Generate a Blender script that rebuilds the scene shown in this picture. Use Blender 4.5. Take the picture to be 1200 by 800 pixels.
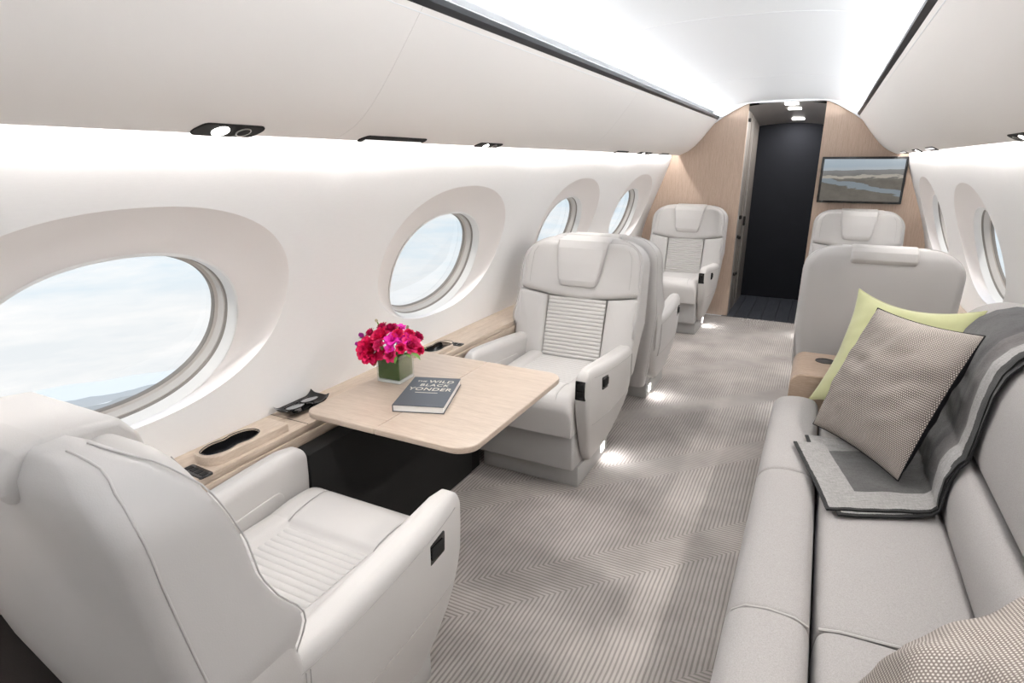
import bpy, bmesh, math, random
import numpy as np
from mathutils import Vector, Matrix, noise as mnoise

for o in list(bpy.data.objects):
    bpy.data.objects.remove(o)
SC = bpy.context.scene
COL = SC.collection
PI = math.pi
random.seed(7)

# ------------------------------------------------------------------ camera
cam_data = bpy.data.cameras.new('camera')
cam = bpy.data.objects.new('camera', cam_data)
COL.objects.link(cam)
cam_data.sensor_width = 36.0
cam_data.lens = 21.0
cam_data.clip_start = 0.02
cam_data.clip_end = 60000
PITCH, YAW = math.radians(16.699), math.radians(26.852)
fwd = Vector((-math.sin(YAW)*math.cos(PITCH), math.cos(YAW)*math.cos(PITCH), -math.sin(PITCH)))
cam.location = (0.375, 0.0, 1.42)
cam.rotation_euler = fwd.to_track_quat('-Z', 'Y').to_euler()
SC.camera = cam

# ------------------------------------------------------------------ view
SC.view_settings.view_transform = 'Standard'
SC.view_settings.look = 'None'
SC.view_settings.gamma = 1.0
SC.view_settings.exposure = 0.22
SC.view_settings.use_curve_mapping = False

# ------------------------------------------------------------------ node helper
class NT:
    def __init__(s, tree):
        s.t = tree
    def n(s, typ, ins=None, **kw):
        nd = s.t.nodes.new(typ)
        for k, v in kw.items():
            setattr(nd, k, v)
        for k, v in (ins or {}).items():
            s.set(nd.inputs[k], v)
        return nd
    def set(s, sock, v):
        if isinstance(v, bpy.types.Node):
            v = v.outputs[0]
        if isinstance(v, bpy.types.NodeSocket):
            s.t.links.new(v, sock)
        else:
            if sock.type == 'RGBA' and len(v) == 3:
                v = (*v, 1)
            sock.default_value = v
    def m(s, op, a, b=0.0, c=None, clamp=False):
        nd = s.t.nodes.new('ShaderNodeMath')
        nd.operation = op
        nd.use_clamp = clamp
        s.set(nd.inputs[0], a); s.set(nd.inputs[1], b)
        if c is not None:
            s.set(nd.inputs[2], c)
        return nd.outputs[0]
    def mix(s, f, a, b):
        nd = s.t.nodes.new('ShaderNodeMix')
        nd.data_type = 'RGBA'
        s.set(nd.inputs[0], f); s.set(nd.inputs[6], a); s.set(nd.inputs[7], b)
        return nd.outputs[2]
    def ramp(s, f, stops, interp='LINEAR'):
        nd = s.t.nodes.new('ShaderNodeValToRGB')
        nd.color_ramp.interpolation = interp
        el = nd.color_ramp.elements
        while len(el) > 1:
            el.remove(el[-1])
        el[0].position = stops[0][0]; el[0].color = (*stops[0][1], 1)
        for p, c in stops[1:]:
            e = el.new(p); e.color = (*c, 1)
        s.set(nd.inputs[0], f)
        return nd.outputs[0]
    def noise(s, vec, scale, detail=2.0, rough=0.5, out=0):
        nd = s.n('ShaderNodeTexNoise', {'Scale': scale, 'Detail': detail, 'Roughness': rough})
        if vec is not None:
            s.set(nd.inputs['Vector'], vec)
        return nd.outputs[out]
    def mapping(s, vec, scale=(1, 1, 1), loc=(0, 0, 0), rot=(0, 0, 0)):
        nd = s.n('ShaderNodeMapping', {'Vector': vec, 'Scale': scale, 'Location': loc, 'Rotation': rot})
        return nd.outputs[0]

def sR(r, g, b):
    f = lambda c: (c/255/12.92) if c/255 <= 0.04045 else ((c/255+0.055)/1.055)**2.4
    return (f(r), f(g), f(b))

# ------------------------------------------------------------------ sky
world = bpy.data.worlds.new('sky')
SC.world = world
world.use_nodes = True
world.node_tree.nodes.clear()
w = NT(world.node_tree)
tc = w.n('ShaderNodeTexCoord')
sep = w.n('ShaderNodeSeparateXYZ', {0: tc.outputs['Generated']})
elev = sep.outputs['Z']
base = w.ramp(w.m('MULTIPLY_ADD', elev, 0.5, 0.5),
              [(0.0, (0.82, 0.85, 0.87)), (0.34, (0.83, 0.855, 0.87)), (0.40, (0.82, 0.86, 0.885)),
               (0.43, (0.72, 0.84, 0.92)), (0.48, (0.57, 0.76, 0.90)), (0.62, (0.50, 0.68, 0.86)), (1.0, (0.40, 0.56, 0.78))])
cv = w.mapping(tc.outputs['Generated'], scale=(1.6, 1.6, 9.0))
c1 = w.noise(cv, 2.3, 6.0, 0.62)
cl = w.ramp(c1, [(0.40, (0, 0, 0)), (0.66, (1, 1, 1))])
hi = w.ramp(w.m('MULTIPLY_ADD', elev, 0.5, 0.5), [(0.35, (1, 1, 1)), (0.50, (.75, .75, .75)), (0.75, (.35, .35, .35))])
sky = w.mix(w.m('MULTIPLY', cl, hi), base, (0.975, 0.972, 0.965))
bg = w.n('ShaderNodeBackground', {'Color': sky, 'Strength': 0.90})
out = w.n('ShaderNodeOutputWorld')
w.t.links.new(bg.outputs[0], out.inputs[0])

sun = bpy.data.lights.new('sun', 'SUN')
sun.energy = 1.3; sun.angle = math.radians(1.0); sun.color = (1.0, 0.96, 0.90)
so = bpy.data.objects.new('sun', sun); COL.objects.link(so)
so.rotation_euler = Vector((0.04, 0.66, -0.75)).to_track_quat('-Z', 'Y').to_euler()

# ------------------------------------------------------------------ room lamps (long concealed strips)
def area(name, loc, direction, sx, sy, power, color=(1, 1, 1), spread=PI):
    l = bpy.data.lights.new(name, 'AREA')
    l.shape = 'RECTANGLE'
    l.size = sx; l.size_y = sy
    l.energy = power
    l.color = color
    l.spread = spread
    o = bpy.data.objects.new(name, l)
    COL.objects.link(o)
    o.location = loc
    zz = -Vector(direction).normalized()
    xx = Vector((0, 1, 0))                      # local x (size) runs along the cabin
    yy = zz.cross(xx).normalized()
    o.rotation_euler = Matrix((xx, yy, zz)).transposed().to_euler()
    return o

Y0, Y1 = -3.0, 5.94
LEN = Y1 - Y0
COVE_W, WASH_W, READ_W = 34.0, 42.0, 2.9
for s in (-1, 1):
    area('cove_light', (s*0.600, (Y0+Y1)/2, 1.824), (-s*0.97, 0, 0.22), LEN-0.1, 0.02, COVE_W, (0.94, 0.97, 1.0), 2.5)
    area('wall_wash_light', (s*0.903, (Y0+Y1)/2, 1.524), (-s*0.12, 0, -1), LEN-0.1, 0.022, WASH_W, (1.0, 0.975, 0.955))

# ------------------------------------------------------------------ mesh helpers
class MB:
    def __init__(s):
        s.v = []; s.f = []; s.uv = {}
    def add(s, vs, fs):
        b = len(s.v)
        s.v += [tuple(p) for p in vs]
        s.f += [tuple(i+b for i in f) for f in fs]
        return b
    def rings(s, R, closed=True, cap0=False, cap1=False):
        n = len(R[0]); vs = [p for r in R for p in r]; fs = []
        for i in range(len(R)-1):
            for j in range(n if closed else n-1):
                k = (j+1) % n
                fs.append((i*n+j, i*n+k, (i+1)*n+k, (i+1)*n+j))
        if cap0: fs.append(tuple(range(n))[::-1])
        if cap1: fs.append(tuple((len(R)-1)*n+j for j in range(n)))
        return s.add(vs, fs)
    def box(s, x0, x1, y0, y1, z0, z1, bev=0.0, seg=2, xf=None):
        bm = bmesh.new()
        bmesh.ops.create_cube(bm, size=1.0)
        for v in bm.verts:
            v.co = Vector(((x0+x1)/2 + v.co.x*(x1-x0), (y0+y1)/2 + v.co.y*(y1-y0), (z0+z1)/2 + v.co.z*(z1-z0)))
        if bev:
            bmesh.ops.bevel(bm, geom=list(bm.edges), offset=bev, segments=seg, profile=0.5, affect='EDGES', clamp_overlap=True)
        bm.verts.index_update()
        s.add([xf(*v.co) if xf else tuple(v.co) for v in bm.verts], [[v.index for v in f.verts] for f in bm.faces])
        bm.free()
    def tube(s, pts, r, n=6, closed=False):
        pts = [Vector(p) for p in pts]; R = []
        m = len(pts); up = None
        for i, p in enumerate(pts):
            a = pts[(i-1) % m] if (closed or i > 0) else p
            b = pts[(i+1) % m] if (closed or i < m-1) else p
            t = (b-a).normalized()
            if up is None:
                up = t.orthogonal().normalized()
            up = (up - t*up.dot(t)).normalized()
            q = t.cross(up)
            R.append([p + (up*math.cos(2*PI*k/n) + q*math.sin(2*PI*k/n))*r for k in range(n)])
        if closed: R.append(R[0])
        s.rings(R, True, not closed, not closed)
    def grid(s, n, m, fn, close_u=False):
        vs = [fn(i/(n-1), j/(m-1)) for i in range(n) for j in range(m)]
        fs = [(i*m+j, (i+1)*m+j, (i+1)*m+j+1, i*m+j+1) for i in range(n-1) for j in range(m-1)]
        b = s.add(vs, fs)
        return b
    def build(s, name, mat, parent=None, smooth=40, fix=True):
        me = bpy.data.meshes.new(name)
        me.from_pydata([tuple(p) for p in s.v], [], s.f)
        if fix:
            bm = bmesh.new(); bm.from_mesh(me)
            bmesh.ops.remove_doubles(bm, verts=bm.verts, dist=1e-6)
            bmesh.ops.recalc_face_normals(bm, faces=bm.faces)
            bm.to_mesh(me); bm.free()
        if smooth:
            me.polygons.foreach_set('use_smooth', [True]*len(me.polygons))
            if smooth < 180:
                me.set_sharp_from_angle(angle=math.radians(smooth))
        me.update()
        if mat: me.materials.append(mat)
        o = bpy.data.objects.new(name, me)
        COL.objects.link(o)
        if parent: o.parent = parent
        return o

def tag(o, label=None, cat=None, group=None, kind=None):
    if label: o['label'] = label
    if cat: o['category'] = cat
    if group: o['group'] = group
    if kind: o['kind'] = kind
    return o

def thing(name, label, cat, loc=(0, 0, 0), rz=0.0, group=None):
    o = bpy.data.objects.new(name, None)
    COL.objects.link(o)
    o.empty_display_size = 0.1
    o.location = loc
    o.rotation_euler = (0, 0, rz)
    return tag(o, label, cat, group)

def dup(o, parent=None):
    c = o.copy()
    COL.objects.link(c)
    c.parent = parent
    for ch in list(o.children):
        dup(ch, c)
    return c

def rpoly(pts, rads, n=5, maxseg=None, div=None):
    """Polygon with filleted corners; div cuts every straight side into a fixed number of pieces."""
    out = []
    m = len(pts)
    if not isinstance(rads, (list, tuple)): rads = [rads]*m
    for i in range(m):
        p = Vector(pts[i]); a = Vector(pts[i-1]); b = Vector(pts[(i+1) % m]); r = rads[i]
        if r <= 0:
            out.append(tuple(p)); continue
        u = (a-p).normalized(); v = (b-p).normalized()
        ang = u.angle(v)
        d = r/math.tan(ang/2)
        c = p + (u+v).normalized()*(r/math.sin(ang/2))
        s0 = p+u*d; s1 = p+v*d
        a0 = math.atan2(s0.y-c.y, s0.x-c.x); a1 = math.atan2(s1.y-c.y, s1.x-c.x)
        da = (a1-a0+PI) % (2*PI) - PI
        for k in range(n+1):
            t = a0+da*k/n
            out.append((c.x+r*math.cos(t), c.y+r*math.sin(t)))
    if div:
        res = []
        for i in range(len(out)):
            a = Vector(out[i]); b = Vector(out[(i+1) % len(out)])
            k = div if i % (n+1) == n else 1
            res += [tuple(a.lerp(b, j/k)) for j in range(k)]
        return res
    if maxseg:
        res = []
        for i in range(len(out)):
            a = Vector(out[i]); b = Vector(out[(i+1) % len(out)])
            k = max(1, int((b-a).length/maxseg+0.99))
            res += [tuple(a.lerp(b, j/k)) for j in range(k)]
        out = res
    return out

def inset(poly, d):
    if abs(d) < 1e-9: return list(poly)
    m = len(poly)
    A = sum(poly[i-1][0]*poly[i][1]-poly[i][0]*poly[i-1][1] for i in range(m))
    sg = 1 if A > 0 else -1
    out = []
    for i in range(m):
        a = Vector(poly[i-1]); p = Vector(poly[i]); b = Vector(poly[(i+1) % m])
        e1 = (p-a); e2 = (b-p)
        if e1.length < 1e-9 or e2.length < 1e-9:
            t = (b-a).normalized()
        else:
            t = (e1.normalized()+e2.normalized()).normalized()
        nrm = Vector((-t.y, t.x))*sg
        out.append((p.x+nrm.x*d, p.y+nrm.y*d))
    return out

def pad(mb, poly, d0, d1, xf, r0=0.0, r1=0.02, crown=0.0, n=4, ease=2.0):
    """Upholstered slab: outline poly, from depth d0 to d1, edge radii, bulging front."""
    R = []
    if r0 > 0:
        for k in range(n):
            a = PI/2*k/n
            R.append((inset(poly, r0*(1-math.sin(a))), d0+r0*(1-math.cos(a))))
    R.append((list(poly), d0+r0))
    for k in range(n+1):
        a = PI/2*k/n
        R.append((inset(poly, r1*(1-math.cos(a))), d1-r1+r1*math.sin(a)))
    rings = [[xf(p[0], p[1], d) for p in P] for P, d in R]
    last = R[-1][0]
    cx = sum(p[0] for p in last)/len(last); cy = sum(p[1] for p in last)/len(last)
    for sc in (0.93, 0.82, 0.65, 0.45, 0.22, 0.04):
        rings.append([xf(cx+(p[0]-cx)*sc, cy+(p[1]-cy)*sc, d1+crown*(1-sc**ease)) for p in last])
    mb.rings(rings, True, True, True)

def hfield(mb, xs, ys, zfn, zb, xf=None):
    """Height field with vertical skirts down to zb."""
    n, m = len(xs), len(ys)
    P = lambda x, y, z: xf(x, y, z) if xf else (x, y, z)
    b = mb.add([P(x, y, zfn(x, y)) for x in xs for y in ys],
               [(i*m+j, (i+1)*m+j, (i+1)*m+j+1, i*m+j+1) for i in range(n-1) for j in range(m-1)])
    per = [(i, 0) for i in range(n)] + [(n-1, j) for j in range(1, m)] + [(i, m-1) for i in range(n-2, -1, -1)] + [(0, j) for j in range(m-2, 0, -1)]
    top = [P(xs[i], ys[j], zfn(xs[i], ys[j])) for i, j in per]
    bot = [P(xs[i], ys[j], zb) for i, j in per]
    mb.rings([top, bot], True, False, True)

def eround(d, r):
    return 0.0 if d >= r else r-math.sqrt(max(0, r*r-(r-d)**2))

def samples(a, b, n, edge=0.0, k=5):
    base = [a+(b-a)*i/(n-1) for i in range(n)]
    if edge:
        base = [v for v in base if a+edge < v < b-edge]
        e = [edge*(1-math.cos(PI/2*i/k)) for i in range(k+1)]
        base = [a+x for x in e] + base + [b-x for x in reversed(e)]
    return sorted(set(round(v, 6) for v in base))

def prism(mb, poly, y0, y1, xf=None):
    f = xf or (lambda u, v, d: (u, d, v))
    mb.rings([[f(p[0], p[1], y0) for p in poly], [f(p[0], p[1], y1) for p in poly]], True, True, True)

# ------------------------------------------------------------------ materials
MAT = {}
def mat(name, col, rough=0.5, spec=0.5, metal=0.0, bump=None, vary=0.0, sheen=0.0, coat=0.0, emit=None):
    """bump = (noise scale, strength); vary = gentle colour mottling."""
    m = bpy.data.materials.new(name)
    m.use_nodes = True
    t = NT(m.node_tree)
    b = m.node_tree.nodes['Principled BSDF']
    t.set(b.inputs['Base Color'], col)
    b.inputs['Roughness'].default_value = rough
    b.inputs['Specular IOR Level'].default_value = spec
    b.inputs['Metallic'].default_value = metal
    b.inputs['Sheen Weight'].default_value = sheen
    b.inputs['Coat Weight'].default_value = coat
    tc = t.n('ShaderNodeTexCoord')
    if vary:
        nz = t.noise(tc.outputs['Object'], 9.0, 4.0, 0.6)
        t.set(b.inputs['Base Color'], t.mix(t.m('MULTIPLY', nz, 1.0, clamp=True), tuple(c*(1-vary) for c in col), tuple(min(1, c*(1+vary)) for c in col)))
    if bump:
        nz = t.noise(tc.outputs['Object'], bump[0], 3.0, 0.6)
        bp = t.n('ShaderNodeBump', {'Height': nz, 'Strength': bump[1], 'Distance': 0.002})
        t.set(b.inputs['Normal'], bp.outputs[0])
    if emit:
        t.set(b.inputs['Emission Color'], emit[0]); b.inputs['Emission Strength'].default_value = emit[1]
    MAT[name] = m
    return m

LEATHER = mat('seat_leather', (0.56, 0.538, 0.520), 0.50, 0.4, bump=(420, 0.12), vary=0.02)
LEATHER_BACK = mat('seat_leather_shell', (0.55, 0.53, 0.518), 0.52, 0.4, bump=(420, 0.12), vary=0.02)
PIPING = mat('seat_piping', (0.40, 0.385, 0.37), 0.6)
SUEDE = mat('seat_base_suede', (0.46, 0.45, 0.44), 0.8, 0.2, bump=(600, 0.2), vary=0.04)
BLACKGLOSS = mat('black_gloss', (0.008, 0.008, 0.009), 0.16, 0.5, coat=0.3)
BLACKMATTE = mat('black_matte', (0.016, 0.0155, 0.015), 0.75, 0.25, bump=(300, 0.2))
CEIL = mat('ceiling_panel', (0.79, 0.805, 0.82), 0.45, 0.3)
BIN = mat('bin_panel', (0.885, 0.85, 0.82), 0.5, 0.3, bump=(500, 0.05))
RING = mat('window_surround', (0.89, 0.85, 0.83), 0.6, 0.3)
RIM = mat('window_rim', (0.84, 0.83, 0.81), 0.35, 0.4)
RIMDARK = mat('window_gasket', (0.26, 0.235, 0.21), 0.5, 0.4)
SHADE = mat('window_sleeve', (0.58, 0.54, 0.50), 0.5, 0.4)
TRIM = mat('dark_trim', (0.012, 0.014, 0.018), 0.35, 0.4)
STEEL = mat('brushed_steel', (0.55, 0.54, 0.53), 0.32, 0.5, 1.0)
BRONZE = mat('bronze_jamb', (0.27, 0.24, 0.215), 0.42, 0.5, 0.25)
STEELPAINT = mat('grey_metal_lacquer', (0.42, 0.40, 0.385), 0.35, 0.5, 0.2)
DARKPANEL = mat('dark_door_fabric', (0.014, 0.015, 0.019), 0.85, 0.2, bump=(250, 0.3), vary=0.1)
DADO = mat('dark_brown_dado_fabric', (0.060, 0.052, 0.048), 0.85, 0.2, bump=(300, 0.3), vary=0.12)
CREAMPANEL = mat('side_panel', (0.66, 0.64, 0.62), 0.7, 0.3, bump=(500, 0.1))
LAMP = mat('lamp_lens', (1, 1, 1), 0.4, emit=((1.0, 0.97, 0.93), 6.0))
LAMPSOFT = mat('slot_lens', (0.8, 0.8, 0.8), 0.4, emit=((1.0, 0.98, 0.96), 0.6))
WHITEPAPER = mat('book_pages', (0.80, 0.79, 0.77), 0.8, 0.2)
COVER = mat('book_cover', (0.060, 0.068, 0.079), 0.42, 0.5)
CREAMINK = mat('cover_lettering', (0.62, 0.58, 0.49), 0.6)
WATER_LEAF = mat('vase_leaf_lining', (0.085, 0.125, 0.042), 0.5, 0.3, vary=0.5)
LEAFG = mat('leaf_green', (0.13, 0.27, 0.045), 0.5, 0.4, vary=0.25)
BUDWHITE = mat('pale_bud', (0.55, 0.50, 0.36), 0.6)
LENS = mat('spectacle_lens', (0.24, 0.24, 0.25), 0.08, 0.8)

def wall_material():
    m = mat('wall_fabric', (0.815, 0.81, 0.81), 0.75, 0.25)
    t = NT(m.node_tree); b = m.node_tree.nodes['Principled BSDF']
    tc = t.n('ShaderNodeTexCoord')
    v = t.mapping(tc.outputs['Object'], scale=(30, 14, 160))
    nz = t.noise(v, 3.0, 3.0, 0.6)
    t.set(b.inputs['Base Color'], t.mix(nz, (0.90, 0.89, 0.883), (0.945, 0.935, 0.928)))
    t.set(b.inputs['Normal'], t.n('ShaderNodeBump', {'Height': nz, 'Strength': 0.15, 'Distance': 0.001}).outputs[0])
    return m
WALL = wall_material()

def wood_material(name, c0, c1, scale, rough=0.38, fine=1.0):
    m = mat(name, c0, rough, 0.45)
    t = NT(m.node_tree); b = m.node_tree.nodes['Principled BSDF']
    tc = t.n('ShaderNodeTexCoord')
    v = t.mapping(tc.outputs['Object'], scale=scale)
    n1 = t.noise(v, 2.0, 5.0, 0.65)
    n2 = t.noise(v, 9.0*fine, 3.0, 0.6)
    f = t.m('MULTIPLY_ADD', n2, 0.5, t.m('MULTIPLY', n1, 0.5))
    t.set(b.inputs['Base Color'], t.ramp(f, [(0.33, c0), (0.66, c1)]))
    t.set(b.inputs['Normal'], t.n('ShaderNodeBump', {'Height': n2, 'Strength': 0.1, 'Distance': 0.001}).outputs[0])
    return m
OAK = wood_material('pale_oak_along_cabin', (0.44, 0.345, 0.265), (0.62, 0.515, 0.42), (26, 3, 26))
OAK_TABLE = wood_material('pale_oak_table', (0.41, 0.325, 0.255), (0.54, 0.445, 0.365), (3, 30, 30), 0.32)
OAK_WALL = wood_material('oak_veneer_bulkhead', (0.44, 0.325, 0.245), (0.62, 0.48, 0.385), (90, 90, 3), 0.5)
OAK_DARK = wood_material('oak_console', (0.30, 0.215, 0.155), (0.45, 0.34, 0.26), (5, 40, 40), 0.4)
DARKWOOD = wood_material('dark_wood_planks', (0.014, 0.016, 0.021), (0.075, 0.08, 0.095), (40, 2.5, 10), 0.35)

def carpet_material():
    m = mat('ribbed_carpet', (0.4, 0.38, 0.36), 0.95, 0.1, sheen=0.15)
    t = NT(m.node_tree); b = m.node_tree.nodes['Principled BSDF']
    tc = t.n('ShaderNodeTexCoord')
    s = t.n('ShaderNodeSeparateXYZ', {0: tc.outputs['Object']})
    X, Y = s.outputs[0], s.outputs[1]
    wob = t.noise(tc.outputs['Object'], 6.0, 2.0)
    diag = t.m('SUBTRACT', Y, X)
    ph = t.m('FRACT', t.m('DIVIDE', t.m('SUBTRACT', diag, 1.87), 0.84))
    band = t.m('LESS_THAN', ph, 0.262)
    coord = t.m('ADD', t.m('MULTIPLY', band, Y), t.m('MULTIPLY', t.m('SUBTRACT', 1.0, band), X))
    coord = t.m('MULTIPLY_ADD', wob, 0.006, coord)
    st = t.m('MULTIPLY_ADD', t.m('SINE', t.m('MULTIPLY', coord, 2*PI/0.0145)), 0.5, 0.5)
    st = t.ramp(st, [(0.15, (0, 0, 0)), (0.6, (1, 1, 1))])
    big = t.ramp(t.noise(tc.outputs['Object'], 2.6, 4.0, 0.55), [(0.32, (0, 0, 0)), (0.68, (1, 1, 1))])
    fine = t.noise(tc.outputs['Object'], 500.0, 2.0, 0.6)
    light = t.mix(big, (0.325, 0.292, 0.270), (0.59, 0.54, 0.505))
    dark = t.mix(big, (0.170, 0.153, 0.144), (0.33, 0.30, 0.282))
    c = t.mix(st, dark, light)
    c = t.mix(t.m('MULTIPLY', fine, 0.35), c, (0.39, 0.355, 0.33))
    t.set(b.inputs['Base Color'], c)
    t.set(b.inputs['Normal'], t.n('ShaderNodeBump', {'Height': t.m('MULTIPLY_ADD', fine, 0.4, st), 'Strength': 0.5, 'Distance': 0.004}).outputs[0])
    return m
CARPET = carpet_material()

def weave_material(name, c0, c1, scale, bump=0.3):
    m = mat(name, c0, 0.9, 0.15, sheen=0.1)
    t = NT(m.node_tree); b = m.node_tree.nodes['Principled BSDF']
    tc = t.n('ShaderNodeTexCoord')
    v1 = t.mapping(tc.outputs['Object'], scale=(scale, scale*0.25, scale))
    v2 = t.mapping(tc.outputs['Object'], scale=(scale*0.25, scale, scale*0.6))
    n1 = t.noise(v1, 1.0, 2.0); n2 = t.noise(v2, 1.0, 2.0)
    f = t.m('MULTIPLY_ADD', n1, 0.5, t.m('MULTIPLY', n2, 0.5))
    t.set(b.inputs['Base Color'], t.ramp(f, [(0.36, c0), (0.62, c1)]))
    t.set(b.inputs['Normal'], t.n('ShaderNodeBump', {'Height': f, 'Strength': bump, 'Distance': 0.002}).outputs[0])
    return m
SOFA = weave_material('sofa_fabric', (0.30, 0.283, 0.275), (0.385, 0.365, 0.352), 900, 0.2)

def dots_material(N, dark):
    m = mat('dotted_cushion_fabric', (0.3, 0.27, 0.25), 0.85, 0.2)
    t = NT(m.node_tree); b = m.node_tree.nodes['Principled BSDF']
    uv = t.n('ShaderNodeUVMap').outputs[0]
    s = t.n('ShaderNodeSeparateXYZ', {0: uv})
    row = t.m('MULTIPLY', s.outputs[1], N)
    sh = t.m('MULTIPLY', t.m('FLOOR', t.m('FRACT', t.m('MULTIPLY', t.m('FLOOR', row), 0.5)), 0), 0.5)
    odd = t.m('GREATER_THAN', t.m('FRACT', t.m('MULTIPLY', t.m('FLOOR', row), 0.5)), 0.25)
    u = t.m('FRACT', t.m('MULTIPLY_ADD', odd, 0.5, t.m('MULTIPLY', s.outputs[0], N)))
    v = t.m('FRACT', row)
    du = t.m('SUBTRACT', u, 0.5); dv = t.m('SUBTRACT', v, 0.5)
    d = t.m('SQRT', t.m('ADD', t.m('MULTIPLY', du, du), t.m('MULTIPLY', dv, dv)))
    f = t.ramp(d, [(0.22, (1, 1, 1)), (0.38, (0, 0, 0))])
    t.set(b.inputs['Base Color'], t.mix(f, dark, (0.56, 0.51, 0.46)))
    t.set(b.inputs['Normal'], t.n('ShaderNodeBump', {'Height': f, 'Strength': 0.4, 'Distance': 0.002}).outputs[0])
    return m
DOTS = dots_material(128.0, (0.20, 0.172, 0.155))
DOTS_FAR = dots_material(92.0, (0.135, 0.115, 0.105))
VELVET = mat('green_velvet', (0.46, 0.465, 0.255), 0.85, 0.2, sheen=0.4, vary=0.10, bump=(60, 0.15))
CUSHIONBACK = mat('cushion_black_back', (0.013, 0.013, 0.015), 0.9, 0.1)

def throw_material():
    m = mat('wool_throw', (0.3, 0.3, 0.3), 0.95, 0.1, sheen=0.2)
    t = NT(m.node_tree); b = m.node_tree.nodes['Principled BSDF']
    uv = t.n('ShaderNodeUVMap').outputs[0]          # u: metres from the front end, v: metres from the near edge
    s = t.n('ShaderNodeSeparateXYZ', {0: uv})
    u, v = s.outputs[0], s.outputs[1]
    tcn = t.n('ShaderNodeTexCoord')
    grain = t.noise(t.mapping(uv, scale=(30, 260, 1)), 1.0, 4.0, 0.7)
    g2 = t.noise(t.mapping(uv, scale=(220, 60, 1)), 1.0, 3.0, 0.7)
    vw = t.m('MULTIPLY_ADD', t.m('SUBTRACT', g2, 0.5), 0.006, v)
    vr = t.m('MULTIPLY', vw, 2.0)
    cv = t.ramp(vr, [(0.0, (0.012, 0.012, 0.012)), (0.026, (0.27, 0.26, 0.252)), (0.215, (0.105, 0.096, 0.094)),
                     (0.40, (0.062, 0.060, 0.060)), (0.62, (0.070, 0.068, 0.067)), (0.95, (0.075, 0.073, 0.072))], 'CONSTANT')
    inner = t.ramp(vr, [(0.0, (0.012, 0.012, 0.012)), (0.026, (0.27, 0.26, 0.252)), (0.215, (0.078, 0.076, 0.075)),
                     (0.62, (0.085, 0.083, 0.082)), (0.80, (0.22, 0.215, 0.21))], 'CONSTANT')
    seat = t.m('LESS_THAN', u, 0.37)
    c = t.mix(seat, cv, inner)
    endb = t.m('LESS_THAN', u, 0.10)
    c = t.mix(endb, c, (0.27, 0.26, 0.252))
    c = t.mix(t.m('LESS_THAN', t.m('MULTIPLY_ADD', t.m('SUBTRACT', g2, 0.5), 0.006, u), 0.011), c, (0.012, 0.012, 0.012))
    wide = t.m('MULTIPLY', t.m('SUBTRACT', u, 0.40), 0.35, clamp=True)
    wide = t.m('MINIMUM', wide, 0.028)
    ragged = t.m('MULTIPLY', t.m('SUBTRACT', t.noise(t.mapping(uv, scale=(9, 9, 1)), 1.0, 4.0, 0.6), 0.42), 0.05)
    wide = t.m('ADD', wide, t.m('MULTIPLY', t.m('GREATER_THAN', wide, 0.004), ragged))
    c = t.mix(t.m('LESS_THAN', vw, t.m('MAXIMUM', 0.013, t.m('ADD', wide, 0.013))), c, (0.012, 0.012, 0.012))
    sp = t.m('MULTIPLY_ADD', grain, 1.0, t.m('MULTIPLY', g2, 0.6))
    mul = t.ramp(sp, [(0.45, (0.55, 0.55, 0.55)), (1.15, (1.3, 1.3, 1.3))])
    mm = t.n('ShaderNodeMix', data_type='RGBA', blend_type='MULTIPLY')
    t.set(mm.inputs[0], 1.0); t.set(mm.inputs[6], c); t.set(mm.inputs[7], mul)
    t.set(b.inputs['Base Color'], mm.outputs[2])
    t.set(b.inputs['Normal'], t.n('ShaderNodeBump', {'Height': sp, 'Strength': 0.4, 'Distance': 0.002}).outputs[0])
    return m
THROW = throw_material()

def glass_material(name, tint=(1, 1, 1), gloss=0.012):
    m = bpy.data.materials.new(name); m.use_nodes = True
    t = NT(m.node_tree); t.t.nodes.clear()
    tr = t.n('ShaderNodeBsdfTransparent', {'Color': tint})
    gl = t.n('ShaderNodeBsdfGlossy', {'Color': (1, 1, 1), 'Roughness': 0.02})
    fr = t.n('ShaderNodeFresnel', {'IOR': 1.35})
    mx = t.n('ShaderNodeMixShader', {0: t.m('MULTIPLY', fr, gloss*10), 1: tr, 2: gl})
    o = t.n('ShaderNodeOutputMaterial')
    t.t.links.new(mx.outputs[0], o.inputs[0])
    return m
PANE = glass_material('window_glass')
VASEGLASS = glass_material('vase_glass', (0.93, 0.95, 0.94), 0.03)

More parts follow.
